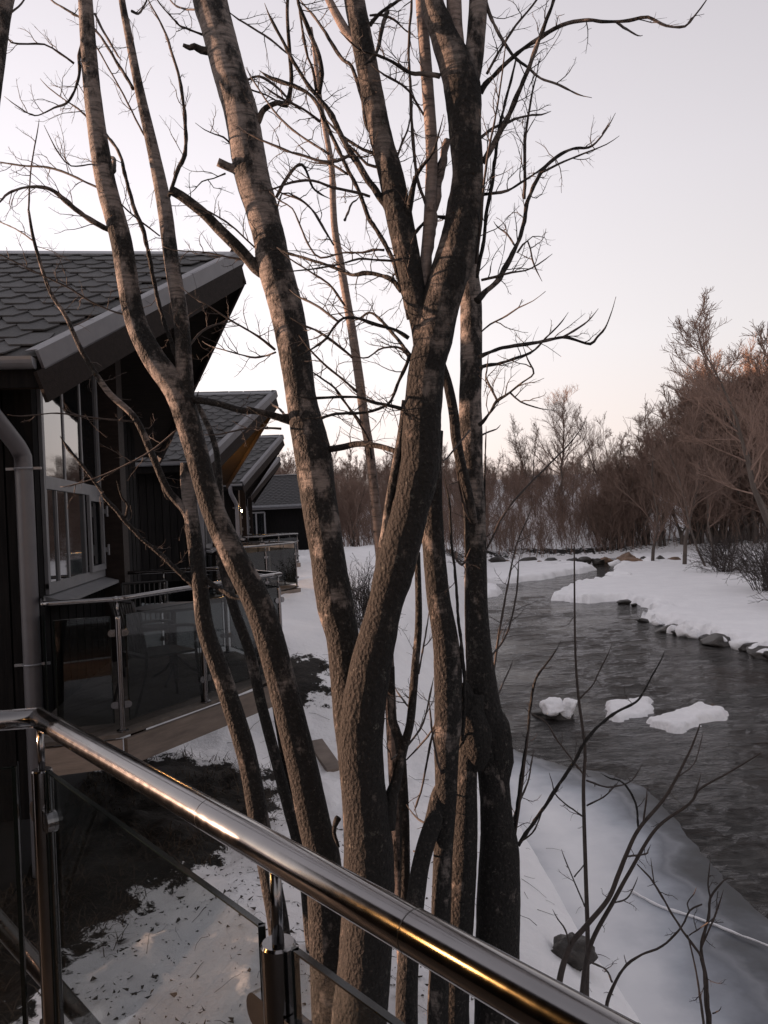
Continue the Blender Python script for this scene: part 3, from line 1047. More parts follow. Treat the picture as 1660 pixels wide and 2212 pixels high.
    while v < WV:
        h = min(EAVE_Z + (RIDGE_Z - EAVE_Z) * (1 - abs(v) / HALF) - 0.32, 99)
        inside = -2.28 < v < -0.02
        spans = [(2.2, 3.5), (h - 0.12, h)] if inside else [(2.2, h)]
        for z0, z1 in spans:
            mb = MB()
            mb.box((FU + 0.008 + 0.006 * (vk % 2), v, (z0 + z1) / 2), (0.022, wb - 0.012, z1 - z0))
            mb.build('gable_board', MAT['board_dark'], wall)
        v += wb
        vk += 1
    mb = MB()
    mb.box((FU + 0.03, -WV - 0.03, (1.6 + top) / 2), (0.13, 0.13, top - 1.6))
    mb.build('corner_board', MAT['board_dark'], cab)
    mb = MB()
    mb.box((FU + 0.12, 0.2, (2.45 + gz - 0.1) / 2), (0.26, 0.34, gz - 0.1 - 2.45))
    mb.build('column', MAT['brown_wood'], cab)
    # skirt below the floor
    mb = MB()
    mb.box(((LEFT + FU) / 2, 0, 1.3), (FU - LEFT - 0.5, 2 * WV - 0.5, 1.9))
    mb.build('foundation', MAT['black'], cab)
    # glazing on the near half of the gable
    v0, v1, zb, zt = -2.25, -0.06, 3.52, 4.42
    ztop = lambda v: EAVE_Z + (RIDGE_Z - EAVE_Z) * (1 - abs(v) / HALF) - 0.45
    x = FU + 0.035
    win = MB()
    fw = 0.07
    def bar(va, za, vb, zb_, t=fw, dx=0.0):
        win.beam((x + dx, va, za), (x + dx, vb, zb_), t, 0.03, up=(1, 0, 0))
    bar(v0, zb, v0, ztop(v0)); bar(v1, zb, v1, ztop(v1))
    bar(v0 - .035, zb, v1 + .035, zb, 0.09, 0.002); bar(v0, zt, v1, zt, 0.11, 0.002)
    bar(v0, ztop(v0) - .03, v1, ztop(v1) - .03, 0.06, 0.001)
    m1, m2 = -1.52, -0.82
    for mv in (m1, m2):
        bar(mv, zb, mv, ztop(mv) - .03, 0.05, -0.012)
    bar(-1.90, zb, -1.90, zt, 0.03, -0.004)
    wn_ = win.build('window', MAT['frame'], cab)
    for a_, b_ in ((v0, m1), (m1, m2), (m2, v1)):
        for lo_, hi_ in ((zb, lambda v: zt), (zt, ztop)):
            pn = MB()
            pn.prism([(x - 0.018, a_, lo_), (x - 0.018, b_, lo_), (x - 0.018, b_, hi_(b_) - .02), (x - 0.018, a_, hi_(a_) - .02)], (0.012, 0, 0))
            pn.build('pane', MAT['pane'], wn_)
    sash = MB()
    for (ya, za, yb, zb2) in ((m2 + .07, zb + .08, m2 + .07, zt - .08), (v1 - .07, zb + .08, v1 - .07, zt - .08), (m2 + .035, zb + .07, v1 - .035, zb + .07), (m2 + .035, zt - .09, v1 - .035, zt - .09)):
        sash.beam((x + 0.03, ya, za), (x + 0.03, yb, zb2), 0.06, 0.03, up=(1, 0, 0))
    sash.build('sash', MAT['frame'], wn_)
    for z in (zb + .25, zt - .22):
        h_ = MB()
        h_.tube([(x + 0.07, v1 + 0.0, z - 0.06), (x + 0.07, v1 + 0.0, z + 0.06)], 0.014, 10)
        h_.box((x + 0.045, v1 + 0.0, z), (0.03, 0.05, 0.05))
        h_.build('hinge', MAT['frame'], wn_)
    sl = MB()
    sl.prism([(x - 0.02, v0 - .08, zb - .05), (x + 0.15, v0 - .08, zb - .10), (x + 0.15, v0 - .08, zb - .13), (x - 0.02, v0 - .08, zb - .09)], (0, v1 - v0 + .16, 0))
    sl.build('sill', MAT['frame'], wn_)
    return cab

cabin_1 = build_cabin((-2.09, 9.0), 'nearest dark timber cabin, its hexagon shingle roof filling the left of the picture')

# wall lamp under the gable and the pine boards it lights (second cabin)
S = 9.8
cabin_0 = copy_tree(cabin_1, (0.0, -S, 0.0), 'cabin behind the camera whose balcony we stand on, mirrored in the hand rail')
cabin_2 = copy_tree(cabin_1, (0.0, S, 0.0), 'second dark cabin from the front, with the lamp lit orange boards under its gable')
cabin_3 = copy_tree(cabin_1, (-0.15, 2 * S, 0.0), 'third dark cabin from the front, seen past the lamp lit gable')
cabin_4 = copy_tree(cabin_1, (-0.62, 3 * S, 0.0), 'fourth dark cabin of the row, only its verge showing past the third')

# the farthest house turns its eave towards us
def far_house():
    c = thing('far_cabin', 'farthest cabin closing the row, its eave and small square window facing the camera', 'cabin', (-2.5, 47.0, 2.2))
    x0, x1, y0, y1, ez, rz = -9.0, 0.25, 46.0, 51.5, 4.9, 6.85
    m_ = MB()
    m_.box(((x0 + x1) / 2, (y0 + y1) / 2 + .3, 3.0), (x1 - x0 - .4, y1 - y0 - .6, 4.0))
    m_.build('wall', MAT['board_dark'], c)
    rf = MB()
    ym = (y0 + y1) / 2 + .2
    rf.prism([(x0, y0 - .25, ez), (x0, ym, rz), (x0, y1 + .6, ez), (x0, y1 + .6, ez - .2), (x0, ym, rz - .22), (x0, y0 - .25, ez - .2)], (x1 - x0 + .1, 0, 0))
    r_ = rf.build('roof', MAT['flashing'], c)
    w, e = 0.335, 0.2
    L = math.hypot(ym - y0 + .25, rz - ez)
    du, dz = (ym - y0 + .25) / L, (rz - ez) / L
    sh = MB()
    for i in range(int(L / e)):
        s = 0.1 + e * i
        u = x1 - 0.1 - (w / 2 if i % 2 else 0)
        while u > x0:
            P = []
            for (a, b, hgt) in ((-w / 2, 0, .03), (-.085, -.1, .045), (.085, -.1, .045), (w / 2, 0, .03), (w / 2, .11, .012), (-w / 2, .11, .012)):
                P.append((u + a * .97, y0 - .25 + (s + b) * du - dz * hgt, ez + (s + b) * dz + du * hgt))
            sh.add(P, [(0, 1, 2, 3, 4, 5)])
            u -= w
    tag(sh.build('shingle_field', MAT['shingle'], r_), kind='stuff')
    g_ = MB()
    g_.tube([(x0, y0 - .33, ez - .03), (x1 + .1, y0 - .33, ez - .03)], 0.08, 10)
    g_.build('gutter', MAT['gutter'], c)
    b_ = MB()
    b_.box((x0 / 2 + x1 / 2, ym, rz + .02), (x1 - x0 + .2, .3, .05))
    b_.build('ridge_cap', MAT['gutter'], r_)
    wv = MB()
    cx, cz, ww, hh = -3.05, 3.85, 1.0, 1.4
    yv = y0 - .02
    for a, b in (((cx - ww / 2, yv, cz - hh / 2), (cx - ww / 2, yv, cz + hh / 2)), ((cx + ww / 2, yv, cz - hh / 2), (cx + ww / 2, yv, cz + hh / 2)), ((cx, yv - .003, cz - hh / 2), (cx, yv - .003, cz + hh / 2))):
        wv.beam(a, b, .09, .08, up=(0, 1, 0))
    for z in (cz - hh / 2, cz + hh / 2):
        wv.beam((cx - ww / 2, yv - .004, z), (cx + ww / 2, yv - .004, z), .09, .08, up=(0, 1, 0))
    f = wv.build('window', MAT['frame'], c)
    MB().box((cx, yv + .02, cz), (ww, .02, hh)).build('pane', MAT['pane'], f)
    dpp = MB()
    dpp.tube([(x1 - .25, y0 - .1, ez - .2), (x1 - .25, y0 - .1, 1.6)], .06, 10)
    dpp.build('downpipe', MAT['flashing'], c)
far_house()

# lamps: a wall lamp lighting pine boards under the second cabin's gable, small ones further on
def wall_lamp(cab_off, label, power, big=True):
    ca, sa = math.cos(ROT), math.sin(ROT)
    def W(u, v, z):
        return np.array([-2.09 + cab_off[0] + u * ca - v * sa, 9.0 + cab_off[1] + u * sa + v * ca, z])
    base = W(-0.22, 1.9, 4.15) if cab_off[1] < 0 else W(-0.22, 1.1, 5.2) if big else W(-0.22, -2.4, 4.4)
    t_ = thing('wall_lamp', label, 'lamp', base, 'wall lamps on the cabin gables')
    mb = MB()
    mb.beam(base, base + W(0.1, 0, 0) - W(0, 0, 0), 0.08, 0.16)
    mb.build('bracket', MAT['black'], t_)
    top = base + (W(0.13, 0, 0) - W(0, 0, 0))
    q = 1.0 if big else 0.45
    mb = MB()
    mb.tube([top + (0, 0, -.09 * q), top + (0, 0, .0), top + (0, 0, .09 * q)], [0.05 * q, 0.055 * q, 0.05 * q], 14)
    mb.build('lamp_glass', MAT['bulb'], t_, True)
    mb = MB()
    mb.tube([top + (0, 0, -.12 * q), top + (0, 0, -.09 * q)], [0.06 * q, 0.06 * q], 14)
    mb.tube([top + (0, 0, .09 * q), top + (0, 0, .11 * q)], [0.06 * q, 0.05 * q], 14)
    mb.build('lamp_cap', MAT['black'], t_)
    ld = bpy.data.lights.new('lamp_light', 'POINT')
    ld.energy, ld.color, ld.shadow_soft_size = power, (1.0, 0.5, 0.16), 0.06
    lo = bpy.data.objects.new('lamp_light', ld)
    col.objects.link(lo)
    lo.parent = t_
    lo.location = tuple(W(0.2, 0, 0) - W(0, 0, 0) + np.array([0, 0, 0.16]))
    return W
wall_lamp((0, -S), 'glowing wall lamp on our own gable, behind the camera', 11)
wall_lamp((0, S), 'glowing wall lamp under the second gable, lighting its boards orange', 34)
wall_lamp((-0.15, 2 * S), 'small glowing wall lamp by the third gable post', 5, False)
# ------------------------------------------------------------------ balconies
def rot2(p, a, L):
    d = unit(np.array([a[0], a[1]]))
    return np.array([p[0] + d[0] * L, p[1] + d[1] * L])

def build_balcony(name, label, rail_path, posts, deck_poly, floor, rail_h, r_rail, origin, planks_dir, group, detail=1, glass='glass', legs=()):
    """rail_path [(x,y)...]; posts [(segment, t)...]; deck_poly [(x,y)...] counter-clockwise"""
    t = thing(name, label, 'balcony', (*origin, floor), group)
    z = floor + rail_h
    n = 28 if detail else 14
    # hand rail, mitred at the corners
    RP = np.array([(x, y, z) for x, y in rail_path])
    for a, b in zip(RP[:-1], RP[1:]):
        mb = MB()
        mb.tube(np.linspace(a, b, 12), r_rail, n)
        mb.build('hand_rail', MAT['steel'], t, True)
    mb = MB()
    for p in RP[1:-1]:
        bm_ = bmesh.new()
        bmesh.ops.create_uvsphere(bm_, u_segments=n, v_segments=n // 2, radius=r_rail * 1.004)
        mb.add(np.array([v.co[:] for v in bm_.verts]) + p, [[v.index for v in f.verts] for f in bm_.faces])
        bm_.free()
    if len(RP) > 2:
        mb.build('rail_elbow', MAT['steel'], t, True)
    if detail:        # welded seams where lengths of tube meet
        a, b = RP[1], RP[2]
        d = unit(b - a)
        for tt in (0.43, 0.66):
            c = a + (b - a) * tt
            mb = MB()
            mb.tube([c - d * .0012, c - d * .0006, c + d * .0006, c + d * .0012], [r_rail * .999, r_rail * 1.006, r_rail * 1.006, r_rail * .999], n, False)
            mb.build('rail_seam', MAT['dark_steel'], t, True)
    ptop = z - 0.13
    pr = r_rail * 1.0
    pp = []
    for seg, tt in posts:
        p = RP[seg] + (RP[seg + 1] - RP[seg]) * tt
        pp.append((seg, p))
        d = unit(RP[seg + 1] - RP[seg])
        mb = MB()
        mb.tube([(p[0], p[1], floor + 0.004), (p[0], p[1], ptop - 0.02), (p[0], p[1], ptop - .004), (p[0], p[1], ptop)], [pr, pr, pr, pr * 0.9], 24 if detail else 12)
        po = mb.build('post', MAT['steel'], t, True)
        mod = po.modifiers.new('es', 'EDGE_SPLIT')
        mb = MB()
        mb.tube([(p[0], p[1], ptop - .01), (p[0], p[1], z - r_rail * .5)], 0.009, 12)
        mb.build('stem', MAT['steel'], po, True)
        mb = MB()
        mb.tube([(p[0], p[1], floor + .003), (p[0], p[1], floor + .012), (p[0], p[1], floor + .02)], [pr * 2.1, pr * 2.1, pr * 1.2], 20)
        mb.build('base_flange', MAT['steel'], po)
        # D-shaped glass clamps, two up two down
        nrm = np.array([d[1], -d[0], 0])
        for cz in (ptop - 0.12, floor + 0.2):
            for sgn in (-1, 1):
                c = p + d * sgn * (pr + 0.002)
                c[2] = cz
                a = np.linspace(-math.pi / 2, math.pi / 2, 10)
                prof = [c + d * sgn * (0.026 + 0.026 * math.cos(q)) + np.array([0, 0, 0.026 * math.sin(q)]) for q in a]
                prof += [c + np.array([0, 0, 0.026]), c + np.array([0, 0, -0.026])]
                cm = MB()
                cm.prism(np.array(prof) - nrm * 0.013, nrm * 0.026)
                co = cm.build('glass_clamp', MAT['steel'], po)
                if detail:
                    sc = MB()
                    s0 = c + d * sgn * 0.03
                    sc.tube([s0 - nrm * .016, s0 + nrm * .016], 0.006, 10)
                    sc.tube([s0 + np.array([0, 0, .024]), s0 + np.array([0, 0, .034])], 0.005, 8)
    # glass panels between posts on the same run (and out to the corners)
    for si in range(len(RP) - 1):
        a, b = RP[si], RP[si + 1]
        d = unit(b - a)
        L = np.linalg.norm(b - a)
        st = sorted([0.02] + [np.dot(p - a, d) for sg, p in pp if sg == si and 0.05 < np.dot(p - a, d) < L - 0.05] + [L - 0.02])
        for q in range(len(st) - 1):
            g0, g1 = a + d * (st[q] + 0.045), a + d * (st[q + 1] - 0.045)
            if np.linalg.norm(g1 - g0) < 0.12 or np.dot(g1 - g0, d) < 0:
                continue
            z0, z1 = floor + 0.07, ptop + 0.005
            nrm = np.array([d[1], -d[0], 0]) * 0.005
            mb = MB()
            for s in (-1, 1):
                mb.add([(*(g0 + nrm * s)[:2], z0), (*(g1 + nrm * s)[:2], z0), (*(g1 + nrm * s)[:2], z1), (*(g0 + nrm * s)[:2], z1)], [(0, 1, 2, 3) if s > 0 else (3, 2, 1, 0)])
            gp = mb.build('glass_panel', MAT[glass], t)
            ed = MB()
            c0, c1 = (g0 + g1) / 2, g1 - g0
            ed.beam((*g0[:2], z1 + .0015), (*g1[:2], z1 + .0015), 0.0106, 0.003)
            for gg in (g0, g1):
                ed.beam((*gg[:2], z0), (*gg[:2], z1 + .003), 0.0106, 0.0106, up=(1, 0, 0))
            ed.build('glass_edge', MAT['glass_edge'], gp)
    # deck: joists hidden, fascia boards round the edge, planks on top
    D = np.array(deck_poly, float)
    fa = D
    for a, b in zip(fa[:-1], fa[1:]):
        mb = MB()
        d = unit(b - a)
        mb.beam((*(a + d * .0), floor - .145), (*(b - d * .022), floor - .145), 0.04, 0.2)
        mb.build('fascia', MAT['fascia_wood'], t)
    # planks clipped to the polygon
    ang = math.atan2(planks_dir[1], planks_dir[0])
    ca, sa = math.cos(-ang), math.sin(-ang)
    Q = np.array([(x * ca - y * sa, x * sa + y * ca) for x, y in D])
    y0, y1 = Q[:, 1].min(), Q[:, 1].max()
    w = 0.12
    y = y0 + 0.01
    while y < y1 - 0.01:
        def span(yy):
            xs_ = []
            for a, b in zip(Q, np.roll(Q, -1, 0)):
                if (a[1] > yy) != (b[1] > yy):
                    xs_.append(a[0] + (yy - a[1]) * (b[0] - a[0]) / (b[1] - a[1]))
            return (min(xs_), max(xs_)) if len(xs_) >= 2 else None
        s0, s1 = span(y + .006), span(min(y + w - .006, y1 - .004))
        if s0 and s1:
            o_ = 0.035
            quad = [(s0[0] - o_, y + .003), (s0[1] + o_, y + .003), (s1[1] + o_, y + w - .003), (s1[0] - o_, y + w - .003)]
            quad = [(qx * ca + qy * sa, -qx * sa + qy * ca, floor - .030 + random.uniform(0, .003)) for qx, qy in quad]
            MB().prism(quad, (0, 0, 0.028)).build('plank', MAT['deck_wood'], t)
        y += w
    for lx, ly in legs:
        gz_ = ground_z(lx, ly) - .1
        MB().box((lx, ly, (gz_ + floor - .25) / 2), (0.14, 0.14, floor - .25 - gz_)).build('support_post', MAT['soffit'], t)
    return t

# our own balcony (we stand on it) and the neighbours'
own = build_balcony('balcony', 'near balcony with the thick steel hand rail that crosses the foreground, on clear glass',
              [(-2.9, 2.10), (-0.72, 2.087), (0.521, 0.270), (1.0, -1.2)], [(0, 0.22), (1, 0.006), (1, 0.522), (1, 0.98)],
              [(-2.9, 2.15), (-0.69, 2.13), (0.565, 0.29), (1.06, -1.3), (-2.9, -1.3)], 2.5, 1.02, 0.0258, (-0.7, 1.9), (1, 0), 'cabin balconies with steel rails and glass', 1, 'glass',
              legs=((-0.75, 1.8), (0.5, 0.2)))
# steel tube of the steps that go down beside it
mb = MB()
mb.tube(np.linspace((-1.38, 2.12, 3.70), (-0.60, 2.2, 2.56), 8), 0.024, 20)
mb.build('lower_rail', MAT['dark_steel'], own, True)

bal = build_balcony('balcony', 'balcony of the nearest cabin, glass toned for dark reflections, a chair and table on its deck',
              [(-2.12, 6.36), (-1.93, 5.80), (-1.43, 5.9), (-0.30, 7.65), (-0.98, 9.15), (-2.3, 9.25)], [(1, 0.985), (2, 0.44), (2, 0.98), (3, 0.45), (4, 0.02), (4, 0.55)],
              [(-2.16, 6.34), (-1.96, 5.75), (-1.41, 5.86), (-0.26, 7.65), (-0.95, 9.2), (-2.3, 9.3)], 2.5, 0.98, 0.021, (-1.4, 7.5), (0.55, 0.83), 'cabin balconies with steel rails and glass', 0, 'reflect_dark',
              legs=((-2.0, 8.9),))
copy_tree(bal, (0.0, S, 0.02), 'balcony of the second cabin, its orange brown deck edge meeting the snow')
copy_tree(bal, (-0.1, 2 * S, 0.05), 'balcony of the third cabin, thin rails seen behind the second one')

# stone wall beside the second balcony
def stone_wall(a, b, z0, rows, h):
    t = thing('stone_wall', 'low grey block wall behind the second balcony rail', 'wall', (*(np.array(a) + b)[:2] / 2, z0))
    a, b = np.array(a), np.array(b)
    L = np.linalg.norm(b - a)
    d = (b - a) / L
    r = np.random.default_rng(5)
    for k in range(rows):
        x = 0.0
        while x < L - 0.1:
            w = min(r.uniform(0.45, 0.75), L - x)
            c = a + d * (x + w / 2)
            mb = MB()
            mb.beam((*(c - d * (w / 2 - .012)), z0 + h * (k + .5)), (*(c + d * (w / 2 - .012)), z0 + h * (k + .5)), 0.3 + r.uniform(-.03, .03), h - .022)
            mb.build('stone', MAT['stone'], t)
            x += w
stone_wall((-2.1, 21.8), (-0.45, 22.1), 2.05, 4, 0.33)

# chairs and a table on the neighbour's deck
def chair(loc, rz, label):
    t = thing('chair', label, 'chair', loc, 'dark metal chairs on the neighbouring deck')
    t.rotation_euler = (0, 0, rz)
    ORIGIN[t.name] = (0, 0, 0)
    w, dp = 0.46, 0.46
    for sx in (-1, 1):
        MB().tube(spline(np.array([(sx * w / 2, -dp / 2 - .04, 0), (sx * w / 2, -dp / 2, .44), (sx * w / 2, -dp / 2, .66)]), .08), .013, 8).build('leg', MAT['black'], t, True)
        MB().tube(spline(np.array([(sx * w / 2, dp / 2 + .09, 0), (sx * w / 2, dp / 2 - .02, .44), (sx * w / 2, dp / 2 + .08, .9)]), .08), .013, 8).build('leg', MAT['black'], t, True)
        MB().tube(spline(np.array([(sx * w / 2, -dp / 2 - .02, .64), (sx * w / 2, -dp / 2 + .1, .67), (sx * w / 2, dp / 2 + .04, .67)]), .06), .015, 8).build('armrest', MAT['black'], t, True)
    st = MB()
    st.box((0, 0, .44), (w, dp, .02))
    st.build('seat', MAT['black'], t)
    bk = MB()
    for k in range(9):
        x = -w / 2 + w * (k + .5) / 9
        bk.tube([(x, dp / 2 - .01, .47), (x, dp / 2 + .08, .9)], .007, 6)
    bk.tube([(-w / 2, dp / 2 + .08, .9), (w / 2, dp / 2 + .08, .9)], .013, 8)
    bk.build('backrest', MAT['black'], t)
chair((-1.32, 6.75, 2.5), 2.2, 'dark metal chair on the neighbouring deck nearest to its glass corner post')
chair((-1.75, 8.35, 2.5), 0.2, 'dark metal chair against the wall behind the table on the neighbouring deck')
t = thing('table', 'dark round table behind the chair on the neighbouring deck', 'table', (-1.35, 7.7, 2.5))
MB().tube([(-1.35, 7.7, 3.20), (-1.35, 7.7, 3.225)], .36, 32).build('table_top', MAT['black'], t)
MB().tube([(-1.35, 7.7, 2.52), (-1.35, 7.7, 3.2)], .025, 12).build('column', MAT['black'], t)
for k in range(3):
    a = k * 2.094 + .4
    MB().tube(spline(np.array([(-1.35, 7.7, 2.75), (-1.35 + .15 * math.cos(a), 7.7 + .15 * math.sin(a), 2.6), (-1.35 + .33 * math.cos(a), 7.7 + .33 * math.sin(a), 2.51)]), .05), .014, 8).build('leg', MAT['black'], t, True)

# plank lying on the snow below the second balcony
a, b = np.array([-0.05, 10.15]), np.array([0.18, 9.55])
mb = MB()
mb.beam((*a, ground_z(*a) + .02), (*b, ground_z(*b) + .03), 0.2, 0.05)
o = mb.build('plank', MAT['fascia_wood'])
tag(o, 'weathered grey plank lying on the snow beside the grassy bank', 'plank')

# dead grass on the bare soil
def grass():
    n = 15000
    r = np.random.default_rng(3)
    X = r.uniform(-2.6, 0.7, n)
    Y = r.uniform(3.0, 12.6, n)
    d = np.minimum(poly_sd(X, Y, DIRT_SHADE), poly_sd(X, Y, BANK))
    cl = vnoise(np.stack([X * 2.2, Y * 2.2, 0 * X], -1))
    k = (d + cl * 0.3 < 0.02) & (cl > -0.35)
    X, Y = X[k], Y[k]
    Z = terrain(X, Y)
    n = len(X)
    a = r.uniform(0, 6.28, n)
    L = r.uniform(.05, .19, n)
    lean = r.uniform(.5, 1.5, n)
    B = np.stack([X, Y, Z - .01], -1)
    D = np.stack([np.cos(a) * lean, np.sin(a) * lean, np.ones(n)], -1)
    D = unit(D)
    S_ = np.stack([-np.sin(a), np.cos(a), 0 * a], -1) * .004
    mid = B + D * (L * .55)[:, None]
    tip = B + D * L[:, None] + np.stack([np.cos(a), np.sin(a), 0 * a - .5], -1) * (L * .35)[:, None]
    V = np.stack([B - S_, B + S_, mid + S_ * .8, mid - S_ * .8, tip], 1).reshape(-1, 3)
    i = np.arange(n) * 5
    F = [(q, q + 1, q + 2, q + 3) for q in i] + [(q + 3, q + 2, q + 4) for q in i]
    o = link_mesh('dead_grass', V, F, MAT['grass'])
    tag(o, 'flattened dead brown grass on the bare soil below the decks', 'grass', kind='stuff')
grass()

# crumbs of bark and needles dropped on the near snow
def crumbs():
    r = np.random.default_rng(11)
    n = 2600
    X, Y = r.uniform(-1.6, 1.0, n), r.uniform(2.4, 7.5, n)
    k = (poly_sd(X, Y, DIRT_SHADE) > .03)
    X, Y = X[k], Y[k]
    Z = terrain(X, Y)
    mb = MB()
    for x, y, z in zip(X, Y, Z):
        s = .005 + .014 * r.random() ** 3
        q = r.normal(size=(4, 3)) * s
        q[:, 2] = np.abs(q[:, 2]) * .6
        mb.add(q + (x, y, z + .002), [(0, 1, 2), (0, 2, 3), (0, 3, 1), (1, 3, 2)])
    tag(mb.build('bark_crumbs', MAT['debris']), 'dark crumbs of bark and seeds scattered over the near snow', 'debris', kind='stuff')
crumbs()

# twigs that have dropped from the trees onto the snow
def fallen_twigs():
    r = np.random.default_rng(17)
    n = 260
    X, Y = r.uniform(-1.2, 2.6, n), r.uniform(2.6, 12.5, n)
    k = (poly_sd(X, Y, DIRT_SHADE) > .1)
    X, Y = X[k], Y[k]
    n = len(X)
    a = r.uniform(0, 6.28, n)
    L = r.uniform(.05, .32, n)
    ts = np.linspace(0, 1, 4)
    bend = r.normal(size=n) * .35
    P = []
    for q in ts:
        x = X + np.cos(a + bend * q) * L * q
        y = Y + np.sin(a + bend * q) * L * q
        P.append(np.stack([x, y, np.maximum(terrain(x, y), .05) + .004 + .012 * math.sin(3.1 * q)], -1))
    P = np.stack(P, 1)
    R = np.repeat(r.uniform(.0015, .0035, n)[:, None], 4, 1) * np.linspace(1, .5, 4)
    V, F = tubes_batch(P, R, 4)
    tag(link_mesh('fallen_twigs', V, F, MAT['twig']), 'thin dark twigs fallen on the snow under the trees', kind='stuff')
fallen_twigs()
# ------------------------------------------------------------------ foreground trees
def pts(s):
    return np.array([[float(q) for q in p.split(',')] for p in s.split()])

def bark_disp(amp, seed):
    def f(Q, R):
        return amp * R[:, None] ** 0.5 * 3.0 * (fbm(Q * np.array([22, 22, 14]) + seed, 4, .65) * .32 + np.maximum(0, fbm(Q * np.array([5, 5, 3]) + seed, 3)) * .5)
    return f

class Tree:
    def __init__(self, label, depth, group='bare trees in front of the balcony', name='birch_tree', cat='tree'):
        self.label, self.depth, self.group, self.name, self.cat = label, depth, group, name, cat
        self.items, self.twig_parents, self.root, self.seen = [], [], None, []
        self.g = np.random.default_rng(abs(hash_str(label)) % 10000)
    def line(self, s, d0=None, d1=None, snap=False):
        P = pts(s)
        d0 = self.depth if d0 is None else d0
        d1 = d0 if d1 is None else d1
        a = np.r_[0, np.cumsum(np.hypot(*(P[1:, :2] - P[:-1, :2]).T))]
        if snap and self.seen:        # the thick end grows out of the nearest stem already there
            e = 0 if P[0, 2] >= P[-1, 2] else -1
            Q = np.vstack(self.seen)
            dist = np.hypot(Q[:, 0] - P[e, 0], Q[:, 1] - P[e, 1]) - Q[:, 3] * .5
            k = int(np.argmin(dist))
            if dist[k] < 30:
                dd = Q[k, 2] - (d0 if e == 0 else d1)
                d0, d1 = d0 + dd, d1 + dd
        d = d0 + (d1 - d0) * a / max(a[-1], 1e-6)
        fine = np.linspace(0, a[-1], max(2, int(a[-1] / 12)))
        self.seen.append(np.column_stack([np.interp(fine, a, P[:, 0]), np.interp(fine, a, P[:, 1]), np.interp(fine, a, d), np.interp(fine, a, P[:, 2])]))
        W = unproj(P[:, 0], P[:, 1], d)
        r = P[:, 2] / 2 * d / F_PX
        return np.column_stack([W, r])
    def trunk(self, s, mat='bark_smooth', d0=None, d1=None, amp=.004, root=True, n=36, name='trunk', twigs=0, step=.02):
        """s runs from the top downwards"""
        C = self.line(s, d0, d1, not root)
        if root:
            x, y, z, r = C[-1]
            px, py, pz, pr = C[-2]
            dz = max(pz - z, .05)
            gz = ground_z(x, y)
            while z > gz - .25:
                t = .35
                x, y, z = x + (x - px) / dz * t * .35, y + (y - py) / dz * t * .35, z - t
                C = np.vstack([C, [x, y, z, r * (1.0 + .10 * max(0, 1.0 - (z - gz)))]])
            if self.root is None:
                self.root = (x, y, gz)
        self.items.append((name, C, mat, amp, n, step))
        if twigs:
            self.twig_parents.append((C[:, :3], C[:, 3], twigs))
        return self
    def branch(self, s, d0=None, d1=None, mat='twig', twigs=5, name='branch', n=9, amp=.0025):
        d0 = self.depth if d0 is None else d0
        if d1 is None:
            d1 = d0 + self.g.uniform(-.35, .45)
        C = self.line(s, d0, d1, True)
        big = C[:, 3].max() > .008
        self.items.append((name, C, mat if not big or mat != 'twig' else 'bark_rough', amp, 14 if big else n, .02 if big else .03))
        if twigs:
            self.twig_parents.append((C[:, :3], C[:, 3], twigs))
        return self
    def build(self, twig_len=.22, twig_r=.0027):
        root = self.root if self.root is not None else tuple(self.items[0][1][-1, :3])
        t = thing(self.name, self.label, self.cat, root, self.group)
        for i, (name, C, mat, amp, n, step) in enumerate(self.items):
            if name == 'branch':      # the free end tapers away to a bud
                tip = 0 if C[0, 3] < C[-1, 3] else -1
                nx = C[1] if tip == 0 else C[-2]
                e = C[tip].copy()
                e[:3] += unit(C[tip, :3] - nx[:3]) * .07 + np.array([0, 0, .015])
                e[3] = .0008
                C = np.vstack([e, C]) if tip == 0 else np.vstack([C, e])
            S_ = spline(C, step)
            P, R = S_[:, :3].copy(), np.maximum(S_[:, 3], .0012)
            if R.max() < .02:         # a little kink and knuckle in the thin wood
                q = P * 14 + i * 3.1
                P = P + .35 * R[:, None] * np.stack([fbm(q, 2), fbm(q + 40, 2), fbm(q + 80, 2)], -1)
                R = R * (1 + .22 * fbm(P * 30 + i, 2))
            mb = MB()
            mb.tube(P, R, n, True, bark_disp(amp, i * 7.7) if R.max() > .012 else None)
            mb.build(name, MAT[mat], t, True)
        # fine twigs grown from the traced wood
        VV, FF, off = [], [], 0
        def put(P, R, n):
            nonlocal off
            V, F = tubes_batch(P, R, n)
            VV.append(V)
            FF.append(F + off)
            off += len(V)
        for C3, R, cnt in self.twig_parents:
            S_ = spline(np.column_stack([C3, R]), .05)
            idx = np.linspace(0, len(S_) - 1, 14).astype(int)
            P, Rr = S_[idx, :3][None], S_[idx, 3][None]
            P1, R1 = spawn(P, np.full_like(Rr, twig_r), int(cnt * 1.5 + .5), .10, .97, .85, lambda t, pl: np.minimum(twig_len * (1.15 - .5 * t), .8 * pl), 1.0, .18, .22, 7, self.g)
            put(P1, R1, 4)
            P2, R2 = spawn(P1, R1, 5, .12, .97, .8, lambda t, pl: pl * .3 * (1.1 - .6 * t) + 0 * t, .7, .15, .2, 4, self.g)
            put(P2, R2, 3)
        if VV:
            o = link_mesh('twigs', np.vstack(VV), np.vstack(FF), MAT['twig'], t, True)
            tag(o, kind='stuff')
        return t

def hash_str(s):
    h = 7
    for c in s:
        h = (h * 131 + ord(c)) & 0xFFFFFF
    return h

